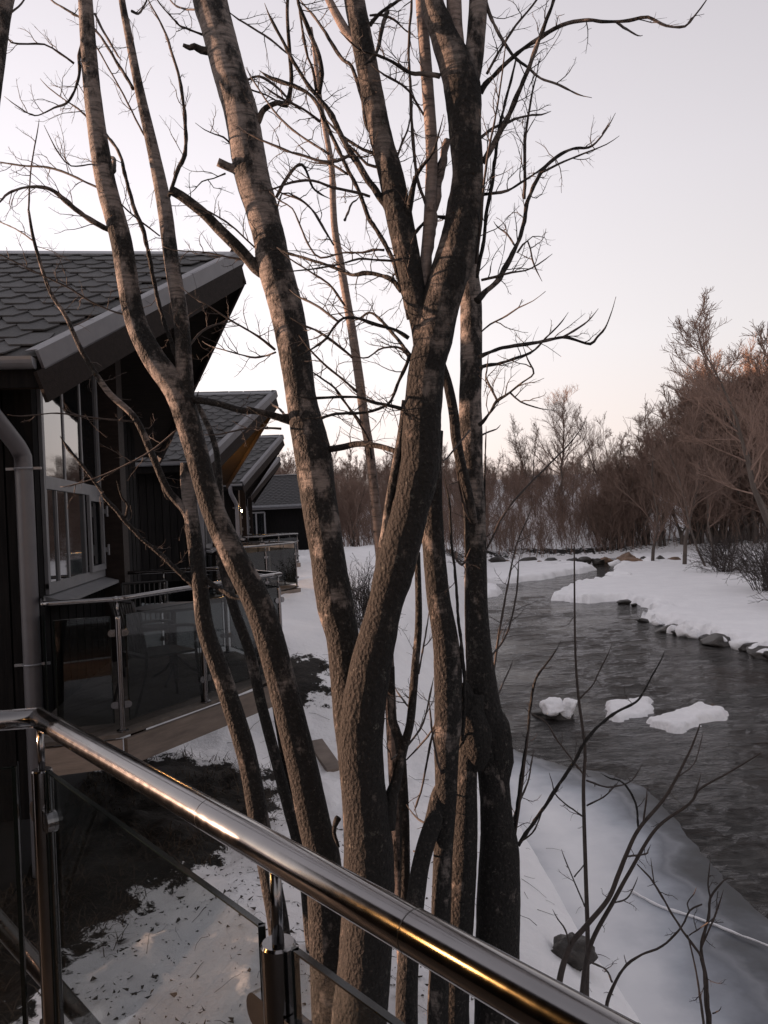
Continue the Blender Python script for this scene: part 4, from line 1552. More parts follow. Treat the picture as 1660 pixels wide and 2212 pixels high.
# tree at the left: long bowed stem with a straight second stem
A = Tree('slender tree left of the thick trunks, its stem bowing from roof down to the rail', 4.0)
A.trunk('172,-230,26 182,-100,28 185,0,30 200,200,36 226,380,42 262,520,45 290,680,45 330,770,50 385,850,55 420,960,50 460,1100,50 510,1210,56 560,1310,62 600,1440,62 650,1640,66 680,1780,70 697,1850,76 705,1960,80 716,2212,84', 'bark_smooth', 4.4, 4.25, amp=.003)
A.branch('247,-220,8 255,-100,11 264,0,14 281,90,17 300,187,20 333,333,26 354,437,31 371,562,32 392,692,33 398,790,36 402,880,40', 4.25, 4.0, 'bark_smooth', 7, 'stem', 18)
A.branch('242,500,11 183,467,12 142,433,11 108,408,8 62,404,6 21,417,5 0,437,4', 4.15, 3.9, twigs=8)
A.branch('217,408,5 125,367,5 50,358,4 0,350,3', 4.2, twigs=6)
A.branch('178,90,7 171,130,7 171,167,6 150,217,5 117,233,4 75,250,3 37,229,2.5', 4.2, twigs=6)
A.branch('160,137,5 130,115,5 96,96,4 60,95,4 25,92,3 12,73,2.5', 4.2, twigs=3)
A.branch('190,254,4 170,235,4 142,217,3 104,188,2.5', 4.2, twigs=3)
A.branch('204,354,3 154,358,3 130,335,3 112,304,2.5', 4.2, twigs=2)
A.branch('287,192,7 250,129,6 200,58,5 117,4,4', 4.2, twigs=4)
A.branch('312,292,4 285,240,4 258,187,3.5 204,92,3', 4.2, twigs=3)
A.branch('225,283,6 258,333,7 283,425,8 312,508,9 333,604,9 354,692,9 378,760,10 392,815,12', 4.25, 4.05, twigs=6)
A.branch('346,510,4 300,475,4 267,446,3', 4.1, twigs=2)
A.branch('285,25,6 300,30,5 310,16,4 322,-10,3', 4.2, twigs=2)
A.branch('283,682,5 237,670,4 187,645,4 146,620,4 83,590,3 0,549,2.5', 4.0, 3.8, twigs=5)
A.branch('404,753,5 437,716,5 470,700,4 496,695,3', 4.05, twigs=3)
A.branch('385,862,16 440,866,15 479,874,14 520,886,14 562,890,13 605,903,14', 3.98, 3.85, twigs=2)
A.branch('383,928,4 321,978,4 229,1024,3.5 154,1049,3', 3.95, twigs=3)
A.branch('246,372,9 247,345,8 240,340,5', 4.15, twigs=0)
A.branch('205,30,5 225,70,5 255,120,4', 4.2, twigs=0)
A.build()

B = Tree('thin dark stem before the neighbouring deck, its long limb arching over the window', 4.3)
B.trunk('402,1000,24 405,1050,28 417,1140,32 433,1265,34 445,1360,37 480,1460,40 520,1585,42 540,1660,42 556,1750,44 580,1875,44 600,1985,46 612,2090,48', 'bark_smooth', 4.8, 4.7, amp=.003, n=26)
B.branch('62,453,5 75,524,7 108,628,8 142,682,9 179,761,11 233,845,13 292,903,14 329,982,15 362,1057,16 400,1103,18 418,1150,20', 4.2, 4.32, 'bark_smooth', 10, 'limb', 14)
B.branch('146,966,7 187,1016,7 225,1070,8 267,1120,9 300,1157,9 354,1203,10 417,1266,12 440,1300,14', 4.3, 4.33, twigs=7)
B.branch('81,287,2.5 67,367,3 62,454,4', 4.2, 4.2, twigs=2)
B.branch('73,521,3.5 37,496,3 0,479,2.5', 4.2, twigs=2)
B.branch('287,911,4 208,903,4 125,893,3 46,899,2.5', 4.25, twigs=4)
B.branch('271,1116,6 277,1091,6 266,1077,5 258,1057,4', 4.3, twigs=0)
B.branch('345,1020,6 355,1060,6 362,1075,6 390,1085,4', 4.3, twigs=0)
B.branch('505,1290,10 470,1270,10 440,1248,12', 4.2, 4.3, twigs=0)
B.build(.18)

Cc = Tree('pair of thin dark saplings between the bowed tree and the deck', 4.15, name='sapling')
Cc.trunk('412,849,11 442,903,12 467,970,13 475,1057,15 478,1130,18 480,1210,20 505,1310,22 540,1410,23 565,1520,23 595,1635,24 625,1750,25 640,1805,25 660,1900,26', 'bark_smooth', 5.15, 5.1, amp=.002, n=20)
Cc.trunk('552,1360,12 565,1400,16 590,1485,18 605,1570,19 620,1660,20 635,1735,20 652,1830,20 668,1920,22', 'bark_smooth', 5.2, 5.15, amp=.002, n=18, name='stem')
Cc.branch('412,849,9 420,872,8 425,860,6', 4.15, twigs=0)
Cc.branch('565,1420,7 555,1445,6 540,1462,4', 4.15, twigs=1)
Cc.build(.15)

# the big forked tree
E = Tree('thickest forked tree in the middle, one trunk leaning left and one rising to the top', 3.75)
E.trunk('400,-260,60 430,-120,66 454,0,74 470,60,70 498,167,70 522,250,72 544,375,74 565,450,70 583,520,68 592,570,72 619,667,72 640,780,68 652,865,66 675,974,80 690,1083,76 707,1193,74 724,1302,80 740,1375,70 750,1450,74 760,1543,78 768,1616,78 776,1690,80 786,1798,86 788,1900,92 782,2060,98 768,2212,104', 'bark_smooth', 4.4, 3.74, amp=.005, n=48, step=.016)
E.trunk('928,-230,32 930,-100,38 934,0,46 950,50,54 966,94,62 985,140,74 999,187,80 1005,281,70 1011,375,66 1004,450,74 994,516,82 972,590,84 952,656,84 936,740,80 922,797,78 910,937,84 907,1010,84 882,1120,80 854,1229,84 834,1302,74 816,1375,82 799,1450,90 785,1543,94 781,1616,94 785,1690,94 796,1798,100 800,1900,106 793,2060,108 780,2212,112', 'bark_rough', 3.5, 3.70, amp=.007, n=52, step=.016, root=False, name='trunk')
E.trunk('1046,-230,28 1038,-100,34 1034,0,40 1030,60,40 1022,140,42 1010,190,44', 'bark_smooth', 3.52, 3.52, amp=.003, root=False, n=28, name='limb')
E.trunk('975,-220,22 978,-100,28 981,0,32 984,60,32 990,130,36', 'bark_pale', 3.5, 3.52, amp=.003, root=False, n=24, name='limb')
E.trunk('742,-220,32 752,-110,38 766,0,44 793,141,47 816,258,47 829,320,50 844,375,54 863,469,58 882,562,54 896,633,52 912,700,50 918,760,46', 'bark_rough', 3.6, 3.6, amp=.006, root=False, n=36, name='limb')
E.trunk('690,-40,12 711,0,16 728,33,18 750,70,20 776,100,20 800,150,18', 'bark_pale', 3.6, 3.6, amp=.002, root=False, n=16, name='limb')
E.trunk('908,-200,18 908,-80,21 910,0,24 924,187,26 933,328,26 928,469,25 920,560,24 908,660,22', 'bark_pale', 4.1, 3.95, amp=.002, root=False, n=20, name='limb')
E.trunk('966,300,14 961,330,16 943,422,18 929,539,17 912,640,16', 'bark_pale', 4.05, 3.95, amp=.002, root=False, n=16, name='limb')
E.trunk('876,865,15 868,930,16 856,1000,17 842,1080,18 832,1150,18 822,1200,18 820,1236,18 826,1275,14', 'bark_smooth', 3.76, 3.8, amp=.002, root=False, n=16, name='limb')
E.trunk('868,855,14 840,1110,0.1', 'bark_smooth', 3.8, 3.8, amp=0, root=False, n=6, name='limb') if False else None
# stubs and limbs of the left trunk
E.branch('525,375,34 510,365,24 498,362,18 484,356,18 471,350,18', 4.3, 4.25, 'bark_smooth', 0, 'stub', 16, .003)
E.branch('458,112,16 435,108,15 420,100,13 410,103,11 396,97,7', 4.42, 4.38, 'bark_rough', 0, 'stub', 12, .006)
E.branch('545,275,16 558,262,15 565,245,13 575,233,12 600,222,11 618,226,14 626,205,10 630,167,9 626,110,8 621,20,7 628,-60,5', 4.33, 4.0, 'bark_rough', 5, 'branch', 12, .004)
E.branch('572,588,30 554,579,26 520,540,24 479,500,24 445,465,22 417,442,22 390,422,21 368,410,21', 4.22, 4.05, 'bark_rough', 2, 'limb', 16, .005)
E.branch('365,425,8 371,408,8 385,370,9 400,333,9 402,290,8 400,250,8 394,210,7 387,167,7 375,125,6 362,83,5 345,45,4 325,8,3', 4.03, 3.9, twigs=6)
E.branch('628,905,26 608,903,17 585,895,14 562,890,13', 4.06, 4.0, 'bark_rough', 0)
E.branch('700,965,20 712,970,15 740,966,14 774,959,13 815,963,12 854,974,11 880,985,10', 4.05, 3.7, 'bark_rough', 4)
for s, tw in (('554,537,4 500,487,4 454,458,3.5 417,442,3', 4), ('437,75,5 400,60,4 387,54,4 365,30,3 346,8,3', 4), ('500,312,4 483,296,4 465,290,3 442,280,2.5', 2), ('487,375,4 462,385,3 437,392,3 421,410,2', 2), ('596,757,6 570,735,6 542,716,5 496,690,4 450,660,3 417,641,3', 6), ('596,761,4 570,770,4 542,772,4 500,760,3 454,747,2.5', 5),
              ('608,926,5 565,925,5 521,928,4 471,939,3', 4), ('425,20,5 400,20,4 380,12,4 368,0,3', 1), ('620,900,6 600,880,5 590,875,4', 0), ('690,905,6 728,894,6 792,890,5 835,875,5', 5), ('553,558,6 520,560,5 480,552,4 440,545,3 378,540,2.5', 6),
              ('595,470,3 610,418,4 640,425,4 672,450,4 700,495,4 722,530,4', 3), ('597,427,7 616,390,7 632,368,7 647,355,6 658,361,6 668,385,5 676,405,5 695,420,4', 4),
              ('500,160,4 535,190,4 575,205,4 610,225,3', 3), ('520,180,5 560,165,5 600,190,5 640,230,4', 3), ('515,42,4 545,60,4 585,85,5 620,115,4', 3)):
    E.branch(s, 4.15, twigs=tw)
# branches of the middle and right trunk
for s, tw, d in (('588,44,6 621,107,7 660,175,8 686,208,9 715,247,12 741,300,13 778,361,14 807,405,14 838,450,16', 6, 3.72), ('645,-30,6 645,7,7 669,66,9 689,123,10 695,158,10 691,204,11', 4, 3.72), ('645,-10,4 649,28,5 658,88,6 665,123,6 676,149,6 684,197,6', 3, 3.75),
                 ('588,169,8 643,190,9 680,215,9 706,271,9 728,317,9 750,363,9 774,409,9 796,471,9 805,485,9 831,526,9 853,575,9 873,640,9 884,690,9', 8, 3.7),
                 ('884,730,9 846,710,8 798,697,7 774,688,6 741,688,6 719,710,5 706,730,5 671,756,4', 7, 3.75), ('868,628,11 845,605,10 818,594,9 785,590,9 763,594,8 724,579,6 682,564,6 625,548,6', 6, 3.75),
                 ('851,564,5 807,561,5 776,559,5 746,568,4 702,577,4 632,586,3', 4, 3.72), ('831,540,6 807,540,6 785,546,5 741,546,4 693,557,4 671,535,4 649,489,4 632,450,3 606,434,3', 5, 3.72), ('719,526,4 702,496,4 680,459,4 649,432,4 610,418,3', 2, 3.9),
                 ('746,660,5 711,614,5 676,590,4 627,559,3', 3, 3.9), ('763,772,6 719,737,6 680,712,5 658,704,5', 3, 3.9), ('772,848,6 741,820,5 706,791,5 669,754,4', 3, 3.9), ('781,914,6 752,877,5 724,839,5 693,815,4 673,802,3', 3, 3.9),
                 ('885,888,8 870,883,8 835,875,7 807,868,7 774,859,6 720,858,6 668,860,5', 4, 3.72), ('884,770,8 879,787,8 862,822,7 851,853,7 835,875,7 792,890,6 728,894,6 691,903,5', 5, 3.7),
                 ('890,784,5 868,752,5 840,750,5 818,756,4 796,772,4 774,772,3', 3, 3.7), ('892,775,8 881,761,8 851,723,7 818,686,6 798,675,5 778,688,4', 4, 3.72), ('730,693,5 682,658,5 647,642,4', 3, 3.9), ('754,337,7 711,350,7 645,333,6 588,313,5 540,290,3', 5, 3.72),
                 ('711,333,6 669,306,5 632,280,5 592,239,4 545,170,3', 4, 3.72), ('693,263,6 667,243,5 627,221,5 588,199,4', 4, 3.74), ('800,425,6 772,416,6 719,405,6 676,390,5 630,394,5 588,409,4', 5, 3.72), ('752,376,5 715,355,5 680,352,3', 3, 3.72),
                 ('660,15,4 682,39,6 711,83,7 741,127,8 759,142,8 774,186,8 785,219,8 789,263,8 807,291,9 822,320,9', 7, 3.68), ('950,166,12 923,162,11 905,160,9 888,158,8 851,136,7 816,120,6 781,109,5 763,96,4', 4, 3.8),
                 ('890,-30,5 890,0,5 884,109,6 888,219,6 892,285,7 901,383,7 916,427,7 930,480,7', 8, 3.72), ('800,55,10 807,44,9 829,24,8 862,0,6 885,-20,5', 3, 3.7), ('800,33,5 825,33,5 851,42,5 865,55,4 879,68,3', 2, 3.7), ('819,334,8 809,330,8 785,322,7 746,298,6 715,270,4', 3, 3.72),
                 ('830,368,7 820,361,7 794,355,6 770,328,6 750,310,4', 3, 3.72), ('855,350,5 860,335,5 870,306,5 881,282,4 888,250,3', 3, 3.7), ('916,249,5 884,197,5 855,175,5 831,162,5', 4, 3.75), ('868,500,20 880,470,16 888,430,14 894,400,11 905,370,9 935,330,6 948,290,4', 6, 3.75),
                 ('838,25,9 826,60,9 815,110,9 800,130,8', 2, 3.7), ('866,540,9 900,500,8 930,470,6 965,470,9', 2, 3.7), ('895,630,6 880,585,4 868,545,3', 2, 3.72), ('965,330,10 950,350,6 935,385,6 920,470,6', 3, 3.75)):
    E.branch(s, d - .12, d - .12 + (rng.random() - .5) * .5, twigs=tw)
# right-hand side
for s, tw in (('1035,200,14 1048,182,11 1074,159,10 1111,122,9 1168,80,9 1215,55,8 1261,42,8 1300,46,7 1336,47,7 1370,42,7 1400,38,6 1440,56,6 1480,57,5 1500,35,4 1523,5,2.5', 3), ('1330,46,5 1352,62,5 1378,77,3', 0),
              ('1042,352,14 1050,340,13 1074,300,12 1095,258,12 1111,225,11 1140,155,10 1168,80,9 1182,40,8 1196,0,7 1204,-60,5', 5), ('1050,8,10 1058,30,8 1079,75,7 1111,122,6 1140,145,6 1168,169,5 1205,182,5 1250,204,3', 4),
              ('1030,650,18 1041,637,14 1074,609,12 1095,572,11 1111,539,10 1127,500,9 1135,469,9 1138,440,9 1150,410,8 1168,375,8 1190,350,7 1219,328,7 1245,320,6 1271,319,5 1295,300,4 1315,272,3', 7), ('1168,375,5 1220,348,4 1262,332,4 1310,312,2.5', 3),
              ('1036,772,10 1046,767,9 1080,753,8 1121,745,8 1170,738,7 1215,729,7 1245,735,6 1275,743,6 1290,728,5 1308,708,4 1322,672,2', 2), ('1215,729,6 1240,715,5 1262,700,4 1276,688,3', 1), ('1037,794,8 1050,790,8 1074,787,7 1110,775,6 1150,760,5 1180,730,4 1210,700,3', 4),
              ('1036,918,9 1043,912,8 1060,890,6 1074,867,6 1102,848,5 1130,825,4 1153,806,4 1140,776,3', 4), ('1075,866,5 1062,840,5 1050,815,4 1052,800,4', 2), ('1102,848,5 1125,868,4 1170,883,2.5', 1), ('1030,305,7 1036,300,7 1065,277,7 1090,268,6 1111,258,6 1140,250,5 1170,248,4', 3),
              ('1045,420,8 1070,417,7 1097,412,6 1125,395,5 1163,370,4', 4), ('1032,600,8 1034,586,8 1045,520,8 1050,469,8 1060,410,8 1069,352,8 1074,300,7 1090,230,6 1110,150,5', 5), ('1028,570,6 1038,500,6 1044,420,6 1055,330,5 1075,230,4 1090,120,3', 4),
              ('1040,604,6 1070,598,6 1106,589,5 1135,585,4 1163,571,3', 3), ('1133,430,7 1135,380,7 1135,305,6 1140,265,5 1144,234,5 1150,200,4 1158,169,3', 5), ('1041,716,4 1060,700,4 1095,682,4 1120,665,3 1152,650,2', 1), ('1040,940,5 1055,933,4 1073,927,3', 0), ('1052,160,6 1080,110,6 1115,55,5 1160,0,4 1180,-40,3', 4),
              ('1112,530,4 1095,505,4 1075,490,3', 1), ('1118,545,5 1140,520,4 1150,560,4 1160,585,3', 2)):
    E.branch(s, 3.55, 3.55 + (rng.random() - .5) * .7, twigs=tw)
# basal shoot beside the fork
E.trunk('902,1193,13 905,1339,15 898,1433,17 891,1520,18 885,1570,18 872,1616,20 858,1681,22 845,1725,30 838,1790,34', 'bark_smooth', 3.85, 3.72, amp=.003, root=False, n=18, name='limb')
for s in ('887,1532,5 870,1510,4 858,1493,3', '893,1510,4 880,1505,3', '862,1630,5 890,1600,5 915,1560,4 930,1500,4', '846,1640,4 862,1625,3', '815,1555,4 822,1540,3'):
    E.branch(s, 3.8, twigs=1)
E.branch('732,1765,12 726,1775,12 722,1800,8 733,1830,5', 3.62, 3.6, 'bark_rough', 0, 'torn_bark', 10, .01)
E.build(.19)

Mn = Tree('straight thin stem standing between the two thick trunks', 4.3, name='sapling')
Mn.trunk('672,60,7 682,130,9 693,225,11 706,295,12 717,361,13 720,440,14 724,498,15 737,574,17 752,662,18 763,728,19 776,815,20 789,914,20 797,960,20 807,1047,21 818,1156,22 828,1260,22 838,1400,24 845,1540,24', 'bark_pale', 4.95, 4.9, amp=.0018, n=18, twigs=12)
Mn.branch('746,475,6 750,465,5 760,440,4 771,432,3', 4.3, twigs=0)
Mn.branch('805,1010,6 796,950,5 770,905,4 745,870,3 730,850,3', 4.3, twigs=3)
Mn.build(.16)

I_ = Tree('dark upright trunk between the forked tree and the two fused right trunks', 4.05)
I_.trunk('945,930,26 938,1000,34 935,1080,42 936,1156,47 941,1229,49 949,1302,51 962,1375,55 968,1448,60 969,1557,60 965,1616,54 964,1725,46 958,1834,42 954,1944,42 950,2080,44 946,2212,46', 'bark_smooth', 4.38, 4.3, amp=.004, n=34)
I_.branch('950,760,10 957,790,16 968,830,20 980,890,22 986,950,22 998,1010,22 1014,1080,22 1026,1130,14', 4.25, 4.3, 'bark_rough', 0, 'limb', 14, .004)
I_.branch('966,1060,3 972,1090,5 975,1160,6 985,1250,6 990,1330,7 1000,1420,8 1004,1500,8 1000,1600,9', 3.95, 4.0, twigs=3)
I_.branch('990,1030,4 1005,1100,5 1020,1130,4', 3.95, twigs=2)
I_.branch('1015,930,4 990,960,4 965,990,4', 3.95, twigs=0)
for s in ('957,1470,5 946,1540,5 930,1610,5 912,1700,4 900,1740,4', '955,1540,4 925,1590,4 880,1640,3', '930,1540,4 935,1590,4 945,1640,5 958,1700,5', '905,1455,4 915,1400,4 925,1340,3'):
    I_.branch(s, 3.9, twigs=1)
I_.trunk('955,1690,20 948,1720,34 938,1770,38 922,1820,38 909,1870,38 898,1944,40 890,2010,44 880,2120,46', 'bark_smooth', 4.36, 4.0, amp=.005, n=26, name='stem')
I_.branch('925,1780,4 905,1770,4 890,1755,3', 3.85, twigs=1)
I_.branch('915,1850,4 895,1838,4', 3.85, twigs=0)
I_.build(.16)

Sp = Tree('thin dark pole close behind the forked trunk above the rail', 4.2, name='sapling')
Sp.trunk('845,1440,16 847,1543,18 856,1580,20 865,1616,21 872,1725,22 875,1820,22 875,1910,22 874,2000,24', 'bark_smooth', 4.6, 4.55, amp=.002, n=18)
Sp.branch('868,1700,4 850,1712,3', 4.2, twigs=0)
Sp.build(.12)

H = Tree('tall straight right trunk with pale sunlit bark and a dark burl above its split foot', 4.0)
H.trunk('1004,420,30 1006,500,38 1012,590,44 1018,656,47 1018,797,47 1016,865,48 1018,937,50 1020,1010,47 1027,1156,47 1029,1302,50 1034,1400,56 1038,1448,62 1044,1520,74 1052,1580,78 1064,1652,68 1070,1720,66 1074,1780,72 1079,1834,84 1077,1944,94 1075,2053,94 1074,2212,98', 'bark_smooth', 4.65, 4.55, amp=.004, n=42)
H.trunk('1022,1500,50 1018,1560,48 1012,1634,42 1008,1700,46 1006,1762,52 1001,1871,58 994,1980,60 984,2163,60', 'bark_smooth', 4.5, 4.45, amp=.004, n=36, name='stem')
H.trunk('1030,1480,30 1048,1520,50 1060,1560,70 1066,1600,76 1072,1640,70 1074,1690,56', 'bark_rough', 3.92, 3.92, amp=.02, n=36, root=False, name='burl')
H.trunk('995,1480,36 1010,1530,56 1022,1570,66 1030,1610,62 1026,1660,40', 'bark_rough', 3.9, 3.9, amp=.02, n=36, root=False, name='burl')
H.branch('1119,1826,9 1140,1795,8 1169,1754,8 1205,1700,8 1241,1645,7 1277,1586,7 1327,1541,6 1377,1514,5 1404,1469,4 1427,1428,3', 3.95, 4.6, twigs=4)
H.branch('1104,1830,7 1110,1804,6 1128,1663,6 1140,1590,6 1146,1528,6 1152,1490,6 1162,1460,5 1180,1435,4 1198,1410,3', 3.95, 4.1, twigs=3)
H.branch('1112,1815,5 1132,1665,5 1143,1570,4', 3.95, 3.95, twigs=1)
H.branch('1100,1800,5 1120,1740,5 1140,1690,4 1150,1640,3', 3.95, 4.3, twigs=2)
H.branch('1118,1822,4 1150,1800,4 1165,1770,3', 3.95, twigs=0)
H.branch('1053,1560,5 1068,1440,5 1085,1330,5 1100,1250,4 1115,1180,3 1140,1120,2.5', 3.9, 4.3, twigs=4)
H.branch('1060,1420,5 1095,1370,4 1115,1290,4 1120,1230,3', 3.95, 4.4, twigs=3)
H.branch('1046,1560,6 1042,1450,6 1042,1300,6 1046,1150,5 1048,1020,4 1050,950,3', 3.9, 4.0, twigs=2)
H.branch('1075,1505,4 1090,1470,4 1104,1440,3', 3.95, twigs=0)
H.branch('1050,1190,4 1090,1110,5 1140,1050,4 1190,1000,4 1230,960,3 1253,930,2', 3.95, 4.4, twigs=2)
H.branch('980,1200,5 998,1220,5 1010,1200,3', 3.95, twigs=2)
H.build(.17)

# dark trunk cut by the left edge
Z = Tree('dark trunk at the top left corner, cut off by the edge of the picture', 3.0)
Z.trunk('62,-300,62 30,-140,60 4,0,48 -12,117,46 -40,320,52 -75,600,58 -120,1000,60 -170,1400,64 -230,1900,70', 'bark_smooth', 3.2, 2.9, amp=.003, n=30)
Z.branch('22,30,5 40,15,4 58,-10,3', 3.1, twigs=0)
Z.build(.15)

# bushes in front of the ice at the lower right
def bush(label, stems, twigs_, depth):
    t = Tree(label, depth, 'leafless bushes on the near ice', 'bare_bush', 'bush')
    for i, (s, d0, d1) in enumerate(stems):
        t.trunk(s, 'twig', d0, d1, amp=0, n=9, root=True, name='stem', twigs=3, step=.03)
    for s, tw in twigs_:
        t.branch(s, depth, twigs=tw)
    t.build(.13, .003)
bush('tall thin upright sapling standing alone right of the trunks', [('1241,1180,3 1243,1392,5 1250,1505,6 1264,1618,7 1261,1709,8 1266,1890,9 1270,2026,10 1268,2148,11', 5.5, 5.6)],
     [('1264,1677,4 1205,1600,4 1180,1560,3 1150,1543,3', 2), ('1268,1686,4 1313,1700,4 1359,1690,3 1381,1663,3', 2), ('1264,1768,4 1205,1722,3 1193,1690,2.5', 1), ('1268,1740,4 1304,1722,3 1327,1700,2.5', 1), ('1264,1958,4 1241,1904,3 1220,1854,2.5', 1), ('1241,1894,3 1259,1872,2.5', 0), ('1252,1510,4 1280,1480,3 1300,1440,3 1315,1410,2', 1)], 5.5)
bush('two stemmed leaning bush spreading over the ice to the right', [('1513,1564,3 1500,1600,4 1486,1632,5 1440,1718,7 1381,1790,8 1354,1845,9 1336,1890,10 1313,1944,10 1264,2003,11 1232,2044,12 1209,2121,14', 5.4, 5.3), ('1644,1627,3 1576,1668,4 1513,1704,5 1490,1736,6 1418,1790,7 1359,1886,8 1327,1944,9 1277,2039,10 1259,2135,11', 5.2, 5.4)],
     [('1381,1795,5 1372,1731,5 1345,1690,4 1318,1681,3', 2), ('1463,1680,4 1499,1650,3 1515,1600,2.5', 1), ('1390,1780,4 1395,1740,4 1397,1720,3', 0), ('1500,1720,4 1510,1690,3', 0), ('1354,1850,4 1395,1845,4 1400,1838,3', 0), ('1232,2050,5 1222,2010,4 1205,1985,3', 0), ('1327,1950,4 1355,1940,3 1372,1910,2.5', 1)], 5.3)
bush('low curving branch bush at the bottom of the ice', [('1517,1953,3 1490,1967,4 1472,2003,4 1431,2044,5 1386,2062,5 1354,2085,6 1327,2126,7 1309,2180,8', 4.9, 4.8)],
     [('1322,2120,5 1309,2094,4 1277,2078,4', 1), ('1490,1970,3 1486,1950,3 1500,1930,2', 0), ('1355,2085,3 1350,2070,2', 0)], 4.85)
bush('forked bush at the lower right corner over the bluish ice', [('1585,1900,3 1567,1899,3 1535,1940,5 1531,1981,6 1515,2048,7 1526,2117,8 1533,2207,9', 4.8, 4.7), ('1377,1867,3 1413,1908,4 1467,1999,5 1500,2045,6 1517,2071,6 1522,2120,6', 4.75, 4.72), ('1486,2020,3 1504,2098,4 1520,2207,6', 4.72, 4.7)],
     [('1535,1940,4 1530,1910,3 1533,1880,2.5', 1), ('1413,1908,3 1410,1885,2.5', 1), ('1515,2048,4 1540,1990,4 1555,1950,3', 1), ('1490,2020,3 1520,2000,3 1540,1985,2', 1), ('1540,2190,3 1555,2182,2', 0)], 4.75)
# ------------------------------------------------------------------ the wood beyond the river
def gen_tree(h, seed, n_main=9, spread=.5, stems=1, r0=.1, dens=1.0, low=.25):
    """bare broad-leaved tree: returns (trunk V, F), (crown V, F)"""
    g = np.random.default_rng(seed)
    k = 9
    P = np.zeros((stems, k, 3))
    R = np.zeros((stems, k))
    for s in range(stems):
        lean = g.normal(size=2) * (.07 if stems == 1 else .15)
        z = np.linspace(0, h * g.uniform(.82, 1.0), k)
        wob = np.cumsum(g.normal(size=(k, 2)) * .012 * h, 0)
        P[s, :, 0] = lean[0] * z + wob[:, 0] - wob[0, 0] + (g.normal() * .12 if stems > 1 else 0)
        P[s, :, 1] = lean[1] * z + wob[:, 1] - wob[0, 1] + (g.normal() * .12 if stems > 1 else 0)
        P[s, :, 2] = z - .25
        R[s] = r0 * (1 - np.linspace(0, 1, k) ** 1.1 * .9) * (1 if stems == 1 else .7)
    tv, tf = tubes_batch(P, R, 7)
    VV, FF, off = [], [], 0
    def put(P_, R_, n):
        nonlocal off
        V, F = tubes_batch(P_, R_, n)
        VV.append(V); FF.append(F + off); off += len(V)
    P1, R1 = spawn(P, R, int(n_main * 1.5), low, .99, .80, lambda t, pl: pl * spread * .85 * (1.15 - .85 * t), .5, .25, .18, 6, g)
    put(P1, np.maximum(R1, .014), 4)
    P2, R2 = spawn(P1, R1, 8, .15, .99, .58, lambda t, pl: pl * .5 * (1.1 - .5 * t), .6, .28, .18, 5, g)
    put(P2, np.maximum(R2, .009), 3)
    P3, R3 = spawn(P2, R2, 9, .1, .99, .65, lambda t, pl: pl * .5 * (1.1 - .4 * t), .7, .22, .2, 4, g)
    put(P3, np.maximum(R3, .0062), 3)
    return (tv, tf), (np.vstack(VV), np.vstack(FF))

def mesh_only(name, V, F, mat):
    o = link_mesh(name, V, F, mat, smooth=True)
    me = o.data
    bpy.data.objects.remove(o)
    return me

VAR = []
for i, (h, nm, sp, st, r0, low) in enumerate(((10, 15, .42, 1, .12, .25), (11, 17, .36, 1, .13, .3), (9, 9, .36, 3, .11, .2), (12, 14, .34, 2, .13, .35), (8, 8, .45, 3, .10, .12), (10, 18, .5, 1, .15, .28), (7, 6, .5, 4, .08, .08), (11, 26, .52, 1, .15, .24))):
    (tv, tf), (cv, cf) = gen_tree(h, 100 + i, nm, sp, st, r0, 1.0, low)
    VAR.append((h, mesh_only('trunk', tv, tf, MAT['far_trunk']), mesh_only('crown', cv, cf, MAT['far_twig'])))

def far_tree(x, y, var, h, rz, label, group, sink=.2, sx=1.0):
    H0, tm, cm = VAR[var]
    z = ground_z(x, y)
    t = thing('birch_tree', label, 'tree', (x, y, z - sink), group)
    s = h / H0
    t.scale = (s * sx, s * sx, s)
    t.rotation_euler = (0, 0, rz)
    mesh_obj('trunk', tm, t)
    mesh_obj('crown', cm, t)
    return t

def at(px, d):
    """ground point under picture column px at depth d"""
    p = unproj(px, 1106, d)
    return p[0], p[1]

r = np.random.default_rng(21)
# a few trees that can be told apart
for px, d, v, h, rz, sx, lab in ((1205, 82, 7, 12.0, .3, 1.05, 'round crowned tree standing alone on the crest against the sky, left of the gap'),
                                 (1150, 86, 4, 9.5, 1.0, 1.0, 'low twiggy tree leaning against the left side of the round crowned tree'),
                                 (1315, 82, 2, 10.0, 2.0, .9, 'smaller feathery tree on the crest, right of the round crowned one'),
                                 (1475, 46, 1, 12.6, .8, .95, 'tallest reddish tree of the right wood, its top cut against the sky'),
                                 (1530, 44, 3, 12.2, 2.4, .9, 'tall tree just right of the tallest reddish one'),
                                 (1400, 50, 0, 11.0, 4.0, 1.0, 'broad tree at the left shoulder of the right wood'),
                                 (1690, 33, 3, 14.0, 2.9, 1.15, 'tall tree reaching in from the right edge of the picture')):
    x, y = at(px, d)
    far_tree(x, y, v, h, rz, lab, None, sx=sx)
G1, L1 = 'bare trees of the right bank wood', 'bare brown tree among many in the wood on the right bank'
n = 0
while n < 105:
    px, d = r.uniform(1290, 1760), r.uniform(36, 62)
    x, y = at(px, d)
    dr = float(line_d(np.array([x]), np.array([y]), SHORE_R)[0])
    if poly_sd(np.array([x]), np.array([y]), RIVER)[0] < 1.0:
        continue
    top = np.interp(px, [1290, 1350, 1420, 1480, 1600, 1760], [4.5, 8.0, 11.5, 14.5, 14.5, 15.0]) * (.85 + .15 * min(1, d / 45))
    far_tree(x, y, int(r.integers(0, 7)), top * r.uniform(.72, 1.08), r.uniform(0, 6.28), L1, G1, sx=r.uniform(.85, 1.2))
    n += 1
G2, L2 = 'bare trees on the slope across the bend', 'bare tree among many on the snowy slope across the bend of the river'
n = 0
